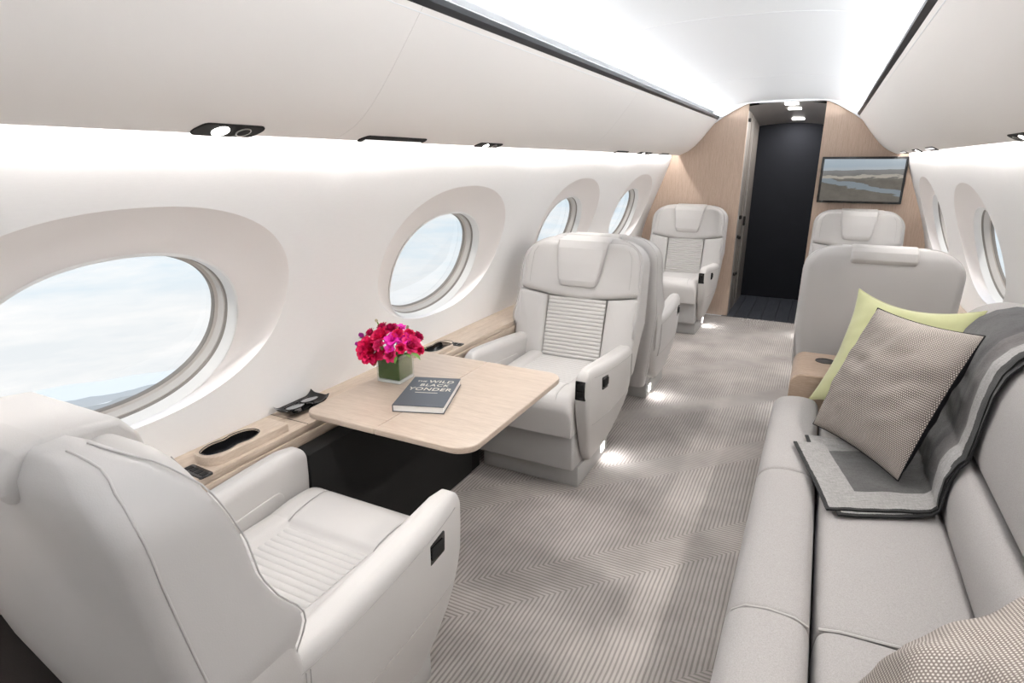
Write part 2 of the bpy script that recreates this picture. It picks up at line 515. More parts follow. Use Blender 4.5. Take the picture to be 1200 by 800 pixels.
def screen_material():
    m = bpy.data.materials.new('screen_picture'); m.use_nodes = True
    t = NT(m.node_tree); b = t.t.nodes['Principled BSDF']
    uv = t.n('ShaderNodeUVMap').outputs[0]
    s = t.n('ShaderNodeSeparateXYZ', {0: uv})
    nz = t.noise(uv, 5.0, 6.0, 0.65)
    nb = t.noise(t.mapping(uv, scale=(1.5, 5, 1), loc=(3, 0, 0)), 2.5, 4.0, 0.6)
    yy = t.m('MULTIPLY_ADD', s.outputs[0], -0.05, s.outputs[1])
    yy = t.m('MULTIPLY_ADD', t.m('SUBTRACT', nz, 0.5), 0.05, yy)
    land = t.mix(nz, (0.045, 0.045, 0.04), (0.17, 0.15, 0.125))
    water = t.m('GREATER_THAN', t.m('MULTIPLY_ADD', t.m('ABSOLUTE', t.m('SUBTRACT', t.m('MULTIPLY_ADD', s.outputs[0], 0.35, yy), 0.50)), -5.0, nb), 0.20)
    land = t.mix(t.m('MULTIPLY', water, 0.8), land, (0.19, 0.235, 0.27))
    pale = t.m('GREATER_THAN', t.m('MULTIPLY_ADD', t.m('ABSOLUTE', t.m('SUBTRACT', yy, 0.56)), -6.0, t.noise(t.mapping(uv, scale=(2, 5, 1), loc=(1, 4, 0)), 3.0, 5.0)), 0.32)
    land = t.mix(t.m('MULTIPLY', pale, 0.8), land, (0.42, 0.38, 0.31))
    haze = t.ramp(yy, [(0.45, (0, 0, 0)), (0.72, (1, 1, 1))])
    land = t.mix(t.m('MULTIPLY', haze, 0.6), land, (0.23, 0.24, 0.25))
    skyc = t.ramp(yy, [(0.70, (0.36, 0.39, 0.41)), (0.82, (0.30, 0.36, 0.41)), (1.0, (0.36, 0.42, 0.47))])
    c = t.mix(t.m('GREATER_THAN', yy, 0.72), land, skyc)
    t.set(b.inputs['Base Color'], (0.01, 0.01, 0.01))
    b.inputs['Roughness'].default_value = 0.15
    t.set(b.inputs['Emission Color'], c)
    b.inputs['Emission Strength'].default_value = 0.9
    return m
SCREEN = screen_material()

# ------------------------------------------------------------------ shell: cross-section
WZ = np.array([0.0, .15, .30, .45, .60, .70, .77, .93, 1.03, 1.114, 1.20, 1.30, 1.40, 1.482, 1.56])
WX = np.array([1.06, 1.15, 1.19, 1.205, 1.20, 1.188, 1.173, 1.135, 1.10, 1.067, 1.03, .995, .962, .938, .915])
WP = np.polyfit(WZ, WX, 6)
def wx(z): return max(float(np.polyval(WP, z)), 0.947 if z > 1.2 else 0.0)

def struct(o):
    o['kind'] = 'structure'
    return o

mb = MB(); mb.box(-1.25, 1.25, Y0-0.05, 5.905, -0.03, 0.0)
struct(mb.build('floor', CARPET, smooth=0))

WTOP = 1.545
BAYS = [(Y0, -1.315, None), (-1.315, .125, -.595), (.125, 1.565, .845), (1.565, 3.005, 2.285), (3.005, 4.46, 3.73), (4.46, Y1, 5.19)]
RZC, RHY, RHZ = 1.03, 0.490, 0.292         # surround oval on the wall
OZC, OHY, OHZ = 0.952, 0.345, 0.240        # opening oval
def oval(a, hy, hz, e=2.25):
    c, s_ = math.cos(a), math.sin(a)
    return hy*math.copysign(abs(c)**(2/e), c), hz*math.copysign(abs(s_)**(2/e), s_)

def win_point(side, yc, a, hy, hz, depth):
    """Point of an oval in the window plane (tangent to the wall at the opening), pushed outward."""
    dy, dz = oval(a, hy, hz)
    sl = (wx(OZC+0.1)-wx(OZC-0.1))/0.2
    nx, nzz = 1/math.sqrt(1+sl*sl), -sl/math.sqrt(1+sl*sl)
    x = wx(OZC)+sl*dz
    return (side*(x+nx*depth), yc+dy, OZC+dz+nzz*depth)

NA = 96
window_no = 0
for side, nm in ((-1, 'left'), (1, 'right')):
    wall = MB()
    for (ya, yb, yc) in BAYS:
        if yc is None:
            wall.grid(2, 24, lambda u, v: (side*wx(v*WTOP), ya+(yb-ya)*u, v*WTOP))
            continue
        angs = [2*PI*k/NA for k in range(NA)]
        for cy, cz in ((yb, WTOP), (ya, WTOP), (ya, 0), (yb, 0)):
            ta = math.atan2(cz-RZC, cy-yc) % (2*PI)
            k = min(range(len(angs)), key=lambda i: abs((angs[i]-ta+PI) % (2*PI)-PI))
            angs[k] = ta
        angs.sort()
        rings = []
        for t in (0.0, 0.04, 0.1, 0.2, 0.32, 0.46, 0.62, 0.8, 1.0):
            r = []
            for a in angs:
                c, s_ = math.cos(a), math.sin(a)
                ts = []
                if c > 1e-9: ts.append((yb-yc)/c)
                if c < -1e-9: ts.append((ya-yc)/c)
                if s_ > 1e-9: ts.append((WTOP-RZC)/s_)
                if s_ < -1e-9: ts.append((0-RZC)/s_)
                T = min(ts)
                oy, oz = oval(a, RHY, RHZ)
                py = yc+oy*(1-t)+c*T*t; pz = RZC+oz*(1-t)+s_*T*t
                r.append((side*wx(pz), py, pz))
            rings.append(r)
        wall.rings(rings, True)
        # window: scooped surround, rim, gasket, sleeve, pane
        window_no += 1
        sur = MB(); R = []
        for q in [0, .05, .12, .22, .35, .5, .65, .8, .9, .96, 1.0]:
            r = []
            for k in range(NA):
                a = 2*PI*k/NA
                oy, oz = oval(a, RHY, RHZ)
                A = Vector((side*wx(RZC+oz), yc+oy, RZC+oz))
                B = Vector(win_point(side, yc, a, OHY, OHZ, 0.045))
                e = q
                P = A.lerp(B, e)
                P.x += side*0.012*math.sin(PI*q)*(1 if q < 1 else 0)
                r.append(tuple(P))
            R.append(r)
        sur.rings(R, True)
        wo = struct(sur.build('window_%d' % window_no, RING, smooth=60))
        def sleeve(name, m, lst, parent=wo):
            b_ = MB()
            b_.rings([[win_point(side, yc, 2*PI*k/NA, OHY-i, OHZ-i, d) for k in range(NA)] for i, d in lst], True)
            return b_.build(name, m, parent, smooth=50)
        sleeve('window_rim', RIM, [(0.0, .045), (-.004, .040), (.002, .038), (.006, .044), (.007, .066), (.010, .070)])
        sleeve('window_gasket', RIMDARK, [(.009, .069), (.012, .072), (.012, .079)])
        sleeve('window_sleeve', SHADE, [(.012, .079), (.015, .080), (.016, .104), (.024, .108)])
        sleeve('outer_gasket', RIMDARK, [(.024, .108), (.026, .110), (.026, .122)])
        b_ = MB()
        b_.rings([[win_point(side, yc, 2*PI*k/NA, (OHY-.026)*s_, (OHZ-.026)*s_, .116) for k in range(NA)] for s_ in (1.0, 0.6, 0.05)], True, False, True)
        b_.build('window_pane', PANE, wo, smooth=0)
    struct(wall.build('wall_'+nm, WALL, smooth=60))

# ceiling in panels with recessed joints
def cz(x): return 1.930-0.10*(abs(x)/0.68)**2.6
for i, (a, b) in enumerate([(Y0, .70), (.706, 2.52), (2.526, 4.30), (4.306, Y1)]):
    mb = MB()
    N = 40
    top = [(-.68+1.36*k/N) for k in range(N+1)]
    mb.rings([[(x, a, cz(x)) for x in top]+[(x, a, cz(x)+.02) for x in reversed(top)],
              [(x, b, cz(x)) for x in top]+[(x, b, cz(x)+.02) for x in reversed(top)]], True, True, True)
    if i == 0: ceil = struct(mb.build('ceiling', CEIL, smooth=50))
    else: mb.build('ceiling_panel', CEIL, ceil, smooth=50)
mb = MB(); mb.box(-.72, .72, Y0, Y1, 1.955, 1.975); mb.build('ceiling_backing', CEIL, ceil, smooth=0)

# white arch that closes the vault against the veneer wall
mb = MB()
ax_ = np.linspace(-.60, .60, 49)
arch = [(x, min(cz(x)-0.002, 1.9125)-0.085*max(0.0, (abs(x)-.29)/.24)**1.2) for x in ax_]
prism(mb, arch + [(x, cz(x)+.01) for x in reversed(ax_)], Y1-.03, Y1-.001)
struct(mb.build('trim_2', CEIL, smooth=30))

# end walls
mb = MB(); mb.box(-1.25, 1.25, Y0-.06, Y0, 0, 2.0)
struct(mb.build('wall_back', CREAMPANEL, smooth=0))

BINP = [(.884, 1.482), (.872, 1.481), (.858, 1.487), (.838, 1.496), (.80, 1.514), (.766, 1.538), (.734, 1.567), (.70, 1.604), (.665, 1.646),
        (.632, 1.688), (.60, 1.729), (.572, 1.766), (.555, 1.788)]
def bulkhead(side, inner):
    pts = [(side*inner, 0.0)]
    pts += [(side*wx(z), z) for z in np.linspace(0, 1.545, 17)]
    pts += [(side*.92, 1.545)]
    pts += [(side*x, z) for x, z in BINP[1:]]
    pts += [(side*x, cz(x)+.01) for x in np.linspace(.60, inner, 8)]
    mb = MB(); prism(mb, pts, Y1, Y1+.05)
    return mb
struct(bulkhead(-1, .305).build('wall_front_left', OAK_WALL, smooth=0))
struct(bulkhead(1, .305).build('wall_front_right', OAK_WALL, smooth=0))
# hidden hull skin that closes the shell behind the veneer wall
mb = MB(); mb.box(-1.3, -.34, Y1+.052, Y1+.07, -.03, 2.0); mb.box(.34, 1.3, Y1+.052, Y1+.07, -.03, 2.0)
struct(mb.build('wall_front_backing', CREAMPANEL, smooth=0))

# ------------------------------------------------------------------ overhead bins
for side in (-1, 1):
    nm = 'left' if side < 0 else 'right'
    root = thing('overhead_bin', 'long cream curved overhead bin above the %s' % ('wooden table and its windows' if side < 0 else 'grey sofa and the wall screen'), 'overhead bin', (side*.75, (Y0+Y1)/2, 1.48))
    inv = Matrix.Translation(root.location).inverted()
    def fin(o):
        o.data.transform(inv); o.parent = root; return o
    for (a, b) in [(Y0, -.62), (-.619, 1.36), (1.361, 3.34), (3.341, Y1-.004)]:
        mb = MB()
        prof = [(side*x, z) for x, z in BINP] + [(side*.64, 1.79), (side*.92, 1.56)]
        prism(mb, prof, a, b)
        fin(mb.build('bin_panel', BIN, smooth=30))
    mb = MB()
    pr = [(side*x, z) for x, z in [(.557, 1.785), (.541, 1.797), (.541, 1.812), (.549, 1.818), (.566, 1.812), (.57, 1.79)]]
    prism(mb, pr, Y0, Y1-.004)
    fin(mb.build('trim_strip', TRIM, smooth=30))
    mb = MB()
    prism(mb, [(side*x, z) for x, z in [(.566, 1.772), (.69, 1.768), (.715, 1.90), (.70, 1.90), (.676, 1.778), (.566, 1.778)]], Y0, Y1-.004)
    fin(mb.build('cove_trough', CEIL, smooth=0))
    mb = MB()
    prism(mb, [(side*x, z) for x, z in [(.884, 1.484), (.886, 1.532), (.975, 1.532), (.975, 1.56), (.872, 1.56), (.874, 1.487)]], Y0, Y1-.004)
    fin(mb.build('light_slot', CEIL, smooth=0))

# ------------------------------------------------------------------ little fittings under the bins
def bin_surface(side, x):
    P = BINP
    for i in range(len(P)-1):
        if P[i+1][0] <= x <= P[i][0]:
            t = (x-P[i][0])/(P[i+1][0]-P[i][0])
            z = P[i][1]+t*(P[i+1][1]-P[i][1])
            return z, (P[i+1][1]-P[i][1])/(P[i+1][0]-P[i][0])
    return 1.482, 0
def reading_lamp(root, v):
    l = bpy.data.lights.new('reading_lamp', 'AREA')
    l.shape = 'DISK'; l.size = 0.035; l.energy = READ_W; l.color = (1.0, 0.955, 0.91); l.spread = 2.0
    o = bpy.data.objects.new('reading_lamp', l); COL.objects.link(o)
    o.parent = root; o.location = (0, v, -0.010)
    o.rotation_euler = (0, .40*(1 if root.location.x > 0 else -1), 0)
def fitting(name, label, cat, side, y, hl, hw, xc, kind, group=None):
    z, sl = bin_surface(side, xc)
    root = thing(name, label, cat, (side*xc, y, z), 0, group)
    root.rotation_euler = (0, -math.atan(sl)*side if False else math.atan2(-sl*side, 1.0), 0)
    mb = MB()
    po = rpoly([(-hw, -hl), (hw, -hl*.8), (hw, hl), (-hw, hl*.8)], [hw*.7]*4, 4)
    xf = lambda u, v, d: (u, v, -d)
    pad(mb, po, -.004, .003, xf, 0, .002)
    mb.build('bezel', BLACKMATTE, root, smooth=40)
    def disc(nm, m, v, r, h, h0=.0028):
        b_ = MB()
        b_.rings([[(r*math.cos(2*PI*k/20), v+r*1.0*math.sin(2*PI*k/20), -h0) for k in range(20)],
                  [(r*math.cos(2*PI*k/20), v+r*1.0*math.sin(2*PI*k/20), -h) for k in range(20)],
                  [(r*.8*math.cos(2*PI*k/20), v+r*.8*math.sin(2*PI*k/20), -h-.001) for k in range(20)]], True, False, True)
        return b_.build(nm, m, root, smooth=30)
    if kind == 'lamp':
        disc('lens', LAMP, -hl*.25, hw*.72, .006)
        reading_lamp(root, -hl*.25)
        g = disc('gasper', BLACKMATTE, hl*.38, hw*.62, .0045)
        b_ = MB(); b_.tube([(hw*.62*math.cos(2*PI*k/18), hl*.38+hw*.62*math.sin(2*PI*k/18), -.0045) for k in range(18)], .0016, 5, True)
        b_.build('gasper_ring', STEEL, root)
    elif kind == 'slot':
        b_ = MB(); b_.box(-hw*.75, -hw*.05, -hl*.78, hl*.8, -.006, -.002, .001); b_.build('slot_lens', LAMPSOFT, root)
    else:
        disc('lens', LAMP, 0, hw*.5, .006)
        reading_lamp(root, 0)
    return root
fitting('reading_light', 'black reading light and air outlet above the large near window', 'light', -1, .995, .098, .028, .851, 'lamp')
fitting('bin_slot_light', 'dark slim slot fitting in the bin between the two near windows', 'light', -1, 1.61, .18, .020, .857, 'slot')
fitting('reading_light', 'small black reading light above the window behind the bouquet', 'light', -1, 2.23, .11, .018, .859, 'lamp')
for y, l_ in ((4.06, 'first of the three tiny dark fittings near the far end of the left bin'), (4.66, 'middle of the three tiny fittings near the far end of the left bin'), (5.28, 'last of the three tiny fittings before the left wood bulkhead')):
    fitting('reading_light', l_, 'light', -1, y, .15 if y != 4.66 else .2, .016, .862, 'lamp' if y == 4.66 else 'slot')
for y, l_, k in ((3.95, 'nearest of the tiny dark fittings in the right bin above the screen', 'slot'), (4.55, 'small lit reading light in the right bin above the screen', 'lamp'), (5.25, 'farthest of the tiny dark fittings in the right bin by the bulkhead', 'slot')):
    fitting('reading_light', l_, 'light', 1, y, .16, .020, .856, k)

fitting('reading_light', 'black reading light above the sofa, above its near cushion', 'light', 1, .995, .098, .028, .851, 'lamp')
fitting('reading_light', 'black reading light above the sofa, above the wool throw', 'light', 1, 2.23, .11, .022, .855, 'lamp')

# ------------------------------------------------------------------ vestibule beyond the doorway
plank_floor = MB(); plank_floor.box(-.36, .36, 5.905, 7.05, -.03, -.012)
pf = struct(plank_floor.build('floor_front', DARKWOOD, smooth=0))
for k in range(6):
    mb = MB(); a = -.354+k*.118
    mb.box(a+.0015, a+.1165, 5.907, 7.04, -.012, 0.0, .0015, 1)
    mb.build('plank', DARKWOOD, pf, smooth=0)
mb = MB(); mb.box(-.36, .36, 7.0, 7.05, 0, 2.0)
fw = struct(mb.build('wall_front', DARKPANEL, smooth=0))
mb = MB(); mb.box(.305, .345, 5.992, 7.0, 0, 2.0); struct(mb.build('trim_1', DARKPANEL, smooth=0))
mb = MB(); mb.box(-.36, -.322, 5.992, 7.0, 0, 2.0)
jamb = struct(mb.build('door_1', BLACKMATTE, smooth=0))
for (x1, a, b, m) in [(-.304, 5.992, 6.06, STEELPAINT), (-.306, 6.062, 6.29, BRONZE), (-.303, 6.315, 6.46, BRONZE), (-.304, 6.485, 6.52, STEELPAINT), (-.300, 6.54, 6.97, BRONZE)]:
    mb = MB(); mb.box(-.322, x1, a, b, 0.0, 1.86, .002, 1); mb.build('rail', m, jamb, smooth=0)
for (y, z, h) in [(6.02, 1.78, .03), (6.12, .92, .035), (6.10, .74, .03), (6.45, .86, .09), (6.20, .72, .03), (6.10, .38, .03), (6.22, .37, .025)]:
    mb = MB(); mb.box(-.306, -.284, y-.015, y+.015, z-h/2, z+h/2, .003, 1); mb.build('latch', BLACKGLOSS, jamb, smooth=0)
mb = MB()
vz = lambda y: 1.915-.11*(y-5.96)
mb.rings([[(x, y, vz(y)-.035*(abs(x)/.36)**2) for x in np.linspace(-.36, .36, 13)] for y in (Y1+.02, 6.3, 6.65, 7.02)], False)
vc = struct(mb.build('ceiling_front', STEELPAINT, smooth=60))
mb = MB(); mb.box(-.36, .36, Y1+.05, 7.05, 1.99, 2.0); mb.build('ceiling_backing', CREAMPANEL, vc, smooth=0)
for i, (x, y) in enumerate([(.033, 6.04), (.05, 6.262), (.066, 6.776)]):
    mb = MB(); s_ = 1 if i < 2 else 1.35
    z = vz(y)-.003
    mb.box(x-.055, x+.055, y-.04*s_, y+.04*s_, z-.006, z+.004, .003, 2)
    o = mb.build('ceiling_light', LAMP)
    tag(o, ['first small square ceiling light over the doorway, nearest the cabin', 'second small square ceiling light over the dark doorway', 'deepest and brightest square ceiling light over the dark doorway'][i], 'light', 'doorway ceiling lights')
    l = area('doorway_lamp', (x, y, z-.012), (0, 0, -1), .1, .07, 4.2, (1, .98, .96))
# white kick light by the left jamb
mb = MB(); mb.box(-.322, -.312, 5.95+.01, 5.985, .0, .10, .002, 1); mb.build('threshold_light', LAMPSOFT, jamb, smooth=0)

# ------------------------------------------------------------------ screen on the right bulkhead
tv = thing('wall_screen', 'black framed wall screen showing an aerial river landscape', 'screen', (.642, 5.90, 1.09))
mb = MB(); mb.box(-.31, .31, -.02, .025, 0, .374, .004, 2); mb.build('housing', BLACKGLOSS, tv)
mb = MB()
xs = [(-.292, .018), (.292, .018), (.292, .355), (-.292, .355)]
mb.add([(x, -.0215, z) for x, z in xs], [(0, 1, 2, 3)])
o = mb.build('display', SCREEN, tv, smooth=0, fix=False)
uvl = o.data.uv_layers.new(name='UVMap')
for i, c in enumerate([(0, 0), (1, 0), (1, 1), (0, 1)]): uvl.data[i].uv = c
mb = MB(); mb.box(-.2, .2, .02, .042, .08, .3); mb.build('wall_bracket', BLACKMATTE, tv, smooth=0)

# ------------------------------------------------------------------ seats
def lerp(a, b, t): return a+(b-a)*t
def pwl(z, tab):
    xs = [t[0] for t in tab]; ys = [t[1] for t in tab]
    return float(np.interp(z, xs, ys))

def make_seat(m, label):
    """m = +1 when the aisle is on the seat's own +x side (it faces +y)."""
    root = thing('club_seat', label, 'seat')
    OFF = 0.45
    X = lambda x, y, z: (m*x, y+OFF, z)

    # plinth and pan
    mb = MB(); mb.box(-.245, .245, -.50, -.085, 0.0, .10, .006, 2, X)
    plinth = mb.build('plinth', SUEDE, root)
    mb = MB(); mb.box(.2445, .2475, -.455, -.405, .030, .075, .0012, 2, X); mb.build('floor_light', LAMP, plinth)
    mb = MB(); mb.box(-.24, .24, -.52, -.028, .104, .285, .012, 3, X); mb.build('seat_pan', SUEDE, root)

    # cushion with raised border and a sunk ribbed panel
    mb = MB()
    def cush(x, y):
        z = .462
        z -= eround(.242-abs(x), .045)
        z -= eround(.02-y, .065)*1.0
        ax = (abs(x)-.150)/.012
        ay = (y+.185)/.014
        k = max(ax, ay)
        kk = 1/(1+math.exp(-k*2.2))
        z -= .020*(1-kk)
        if y > -.185: z += .010*math.sin(PI*min(1, (y+.185)/.2))
        g = abs(abs(x)-(.150+.06*max(0, (y+.185))))   # border seam
        if y > -.185: z -= .004*math.exp(-(g/.004)**2)
        return z
    xs = sorted(set(samples(-.242, .242, 34, .045) + [s_*v for s_ in (-1, 1) for v in (.14, .145, .148, .15, .152, .155, .16)]))
    ys = sorted(set(samples(-.56, .02, 34, .0) + samples(-.07, .02, 9) + [-.20, -.192, -.188, -.185, -.182, -.178, -.17] + [.02-.065*(1-math.cos(PI/2*i/6)) for i in range(7)]))
    hfield(mb, xs, ys, cush, .288, X)
    cu = mb.build('seat_cushion', LEATHER, root, smooth=50)
    def ribs(n, a, b): return lambda t: .0045*abs(math.sin(PI*n*(t-a)/(b-a)))**.7
    mb = MB()
    rb = ribs(17, -.56, -.195)
    hfield(mb, samples(-.141, .141, 9), [lerp(-.56, -.195, i/136) for i in range(137)], lambda x, y: .443+rb(y), .438, X)
    mb.build('ribbed_panel', LEATHER, cu, smooth=60)
    mb = MB()
    mb.tube([X(-.146, -.55, .4455), X(-.146, -.3, .4455), X(-.146, -.192, .4455), X(0, -.191, .4445), X(.146, -.192, .4455), X(.146, -.3, .4455), X(.146, -.55, .4455)], .0016, 5)
    mb.build('seam', PIPING, cu)
    for s_ in (-1, 1):
        mb = MB(); pts = []
        for i in range(12):
            y = lerp(-.185, .0, i/11)
            x = s_*(.150+.06*(y+.185))
            pts.append(X(x, y, cush(x, y)+.0028))
        mb.tube(pts, .0011, 5)
        mb.build('seam', PIPING, cu)

    # armrests
    for s_ in (1, -1):
        xo_max = .336 if s_ > 0 else .325
        st = [(.115, -.15, -.42, .272, .232), (.155, -.115, -.49, .283, .236), (.20, -.085, -.56, .294, .24), (.25, -.06, -.61, .308, .243), (.30, -.04, -.65, .320, .245), (.36, -.018, -.682, .330, .245), (.42, -.005, -.70, .335, .245), (.50, 0, -.715, .336, .245), (.562, 0, -.72, .336, .245)]
        rings = []
        def ring(z, yf, yr, xo, xi, ins=0.0):
            xo = min(xo, xo_max)
            po = rpoly([(xi+ins, yr+ins), (xo-ins, yr+ins), (xo-ins, yf-ins), (xi+ins, yf-ins)], [max(.006, .036-ins), max(.006, .044-ins), max(.006, .018-ins), max(.006, .016-ins)], 5, None, 12)
            r = []
            for (x, y) in po:
                t = min(1, max(0, -y/.72))
                cur = (.042 if t > .5 else .028)*abs(2*t-1)**3*max(0, min(1, (x-.25)/.08))
                zz = z*(1-.105*t*max(0, min(1, (z-.2)/.3)))
                if z > .4: zz -= .024*max(0, 1-t/.11)**2*min(1, (z-.4)/.15)
                r.append(X(s_*(x-cur), y, zz))
            return r
        for a in st: rings.append(ring(*a))
        for k in range(1, 7):
            an = PI/2*k/6
            rings.append(ring(.562+.036*math.sin(an), 0, -.72, .336, .245, .031*(1-math.cos(an))))
        mb = MB(); mb.rings(rings, True, True, True)
        arm = mb.build('armrest', LEATHER, root, smooth=60)
        mb = MB()
        def outer(y, z):
            t = min(1, max(0, -y/.72))
            return min(xo_max, pwl(z, [(a[0], a[3]) for a in st]))-(.042 if t > .5 else .028)*abs(2*t-1)**3, z*(1-.105*t*max(0, min(1, (z-.2)/.3)))
        pts = []
        for i in range(20):
            y = lerp(-.05, -.66, i/19); x, z = outer(y, .560)
            pts.append(X(s_*(x+.0002), y, z))
        mb.tube(pts, .0012, 5)
        mb.build('seam', PIPING, arm)
        if s_ > 0:
            for yy in (-.575, -.585):
                mb = MB(); pts = []
                for i in range(8):
                    z = lerp(.556, .33, i/7); x, z2 = outer(yy, z)
                    pts.append(X(s_*(x+.0004), yy-.05*(.556-z), z2))
                mb.tube(pts, .0010, 5)
                mb.build('seam', PIPING, arm)
            mb = MB(); pts = []
            for i in range(16):
                y = lerp(-.06, -.62, i/15); x, z2 = outer(y, .335)
                pts.append(X(s_*(x+.0002), y, z2))
            mb.tube(pts, .0011, 5)
            mb.build('seam', PIPING, arm)
        # inner padded panel
        mb = MB()
        po = rpoly([(-.50, .38), (-.13, .40), (-.10, .50), (-.46, .50)], .03, 4)
        pad(mb, po, -.004, .0035, lambda u, v, d: X(s_*(.245-d), u, v*(1-.10*(-u/.72))), 0, .003, .001)
        mb.build('inner_pad', LEATHER, arm, smooth=60)
        if s_ > 0:
            x, z = outer(-.16, .50)
            mb = MB()
            po = rpoly([(-.198, .470), (-.122, .478), (-.118, .536), (-.192, .530)], .007, 4)
            pad(mb, po, -.01, .003, lambda u, v, d: X(x+d-.003*(abs(u+.16)/.04)**2, u, v), 0, .0025)
            lt = mb.build('latch', BLACKGLOSS, arm)
            mb = MB(); mb.box(x+.002, x+.0065, -.185, -.131, .488, .521, .002, 2, X); mb.build('latch_lever', BLACKMATTE, lt)
            mb = MB()
            po = rpoly([(.249, .462), (.301, .462), (.301, .548), (.249, .548)], .006, 4)
            pad(mb, po, -.012, .0028, lambda u, v, d: X(u, d-.55*max(0, u-.288)**1.0-.45*max(0, .258-u), v), 0, .002)
            sk = mb.build('socket_panel', BLACKGLOSS, arm)
            mb = MB(); mb.box(.260, .286, .002, .0042, .476, .500, .001, 1, X); mb.box(.260, .286, .002, .0042, .508, .534, .001, 1, X); mb.build('socket', BLACKMATTE, sk)

    # backrest shell
    ZS = lambda z: z if z < .6 else .6+(z-.6)*.89
    rear = [(.13, -.66), (.3, -.715), (.5, -.772), (.64, -.800), (.73, -.815), (.89, -.84), (1.0, -.853), (1.05, -.852), (1.09, -.835)]
    frnt = [(.13, -.58), (.5, -.63), (.56, -.60), (.62, -.575), (.66, -.578), (.72, -.62), (.79, -.652), (.885, -.668), (.95, -.69), (1.01, -.712), (1.06, -.745), (1.09, -.785)]
    wid = [(.13, .255), (.3, .285), (.5, .315), (.62, .334), (.72, .332), (.95, .330)]
    rings = []; edgeF = []; edgeR = []
    zs = list(np.linspace(.13, .95, 34))
    for k in range(1, 11):
        zs.append(.95+.14*math.sin(PI/2*k/10))
    for z in zs:
        wv = pwl(z, wid)
        if z > .95:
            wv = .330-.15*(1-math.sqrt(max(0, 1-((z-.95)/.14)**2)))
        yr, yf = pwl(z, rear), pwl(z, frnt)
        rr = min(.034, (yf-yr)*.42)
        po = rpoly([(-wv, yr), (wv, yr), (wv, yf), (-wv, yf)], [rr, rr, .02, .02], 5, None, 10)
        r = []
        for (x, y) in po:
            if y < yr+.02: y -= .012*(1-(x/wv)**2)
            elif y > yf-.022: y = min(y, max(yr+.03, lerp(y, min(yf, -.668-.16*(z-.5)), max(0, min(1, (wv-.012-abs(x))/.03)))))
            r.append(X(x, y, ZS(z)))
        rings.append(r)
        if z > .2:
            edgeF.append((wv-.004, yf-.004, ZS(z))); edgeR.append((wv-.003, yr+rr, ZS(z)))
    po = [(p[0]*m, p[1]-OFF) for p in rings[-1]]
    rings.append([X(p[0]*.97, -.81+(p[1]+.81)*.75, ZS(1.09)+.004) for p in po])
    mb = MB(); mb.rings(rings, True, True, True)
    sh = mb.build('backrest_shell', LEATHER_BACK, root, smooth=70)
    mb = MB()
    for s_ in (-1, 1):
        for E_, rad in ((edgeF, .0017), (edgeR, .0024)):
            mb.tube([X(s_*(x+.003), y+(.002 if E_ is edgeF else -.0005), z) for x, y, z in E_], rad, 6)
    mb.build('piping', LEATHER_BACK, sh, smooth=180)

    # cushions on the backrest
    PL = lambda x, h, d: X(x, -.606-h*.262+d*.965, .42+h*.912+d*.262)
    def bulge(x): return .005*(abs(x)/.33)**2
    mb = MB()
    po = rpoly([(-.330, .378), (-.165, .352), (0, .338), (.165, .352), (.330, .378), (.318, .52), (.300, .652), (-.300, .652), (-.318, .52)],
               [.02, .2, .3, .2, .02, .2, .115, .115, .2], 6, .03)
    pad(mb, po, -.07, .052, lambda x, h, d: PL(x, h, d+bulge(x)), 0, .03, .006, 5)
    up = mb.build('upper_cushion', LEATHER, root, smooth=70)
    for s_ in (-1, 1):
        mb = MB()
        mb.tube([PL(s_*x, h, .0535+bulge(x)) for x, h in [(.272, .41), (.272, .5), (.265, .58), (.245, .615)]], .0011, 5)
        mb.build('seam', PIPING, up)
    for s_ in (-1, 1):
        mb = MB()
        po = rpoly([(.158, -.06), (.315, -.06), (.330, .15), (.330, .372), (.165, .348)], [.01, .05, .2, .02, .01], 5, .03)
        pad(mb, po, -.07, .052, lambda x, h, d: PL(s_*x, h, d+bulge(x)), 0, .022, .006, 5)
        mb.build('bolster', LEATHER, root, smooth=70)
    mb = MB()
    NR = 19
    hfield(mb, samples(-.157, .157, 9), [lerp(-.05, .345, i/(NR*8)) for i in range(NR*8+1)],
           lambda x, h: .036+.0045*abs(math.sin(PI*NR*(h+.05)/.395))**.7, -.05, PL)
    mb.build('ribbed_panel', LEATHER, root, smooth=60)

    # headrest folding over the top
    f = lambda h, d: (-.604-h*.262+d*.965, .42+h*.912+d*.262)
    prof = [f(.405, .05), f(.408, .070), f(.435, .080), f(.53, .084), f(.61, .082), f(.655, .066), (-.776, 1.043), (-.818, 1.048), (-.858, 1.042), (-.879, 1.022), (-.883, .985), (-.872, .966),
            (-.835, .964), (-.80, .98), (-.76, .98), f(.56, .04)]
    prof = rpoly(prof, .008, 2)
    cxp = sum(p[0] for p in prof)/len(prof); czp = sum(p[1] for p in prof)/len(prof)
    mb = MB(); rings = []
    for t, ins in [(-1, .010), (-.985, .006), (-.955, .0015), (-.92, 0), (-.87, 0), (-.80, 0), (-.70, 0), (-.4, 0), (0, 0), (.4, 0), (.70, 0), (.80, 0), (.87, 0), (.92, 0), (.955, .0015), (.985, .006), (1, .010)]:
        r = []
        for (y, z) in inset(prof, ins):
            wv = .135
            if y > -.77: wv = .135-.028*min(1, max(0, (1.03-z)/.22))
            if y > -.77 and z < .95:
                q = max(0, (abs(t)-.74)/.26)
                lift = .040*(1-math.sqrt(max(0, 1-q*q)))*max(0, min(1, (.95-z)/.12))
                z += lift; y -= lift*.27
            r.append(X(t*wv, y, z))
        rings.append(r)
    mb.rings(rings, True, True, True)
    mb.build('headrest', LEATHER, root, smooth=60)
    return root

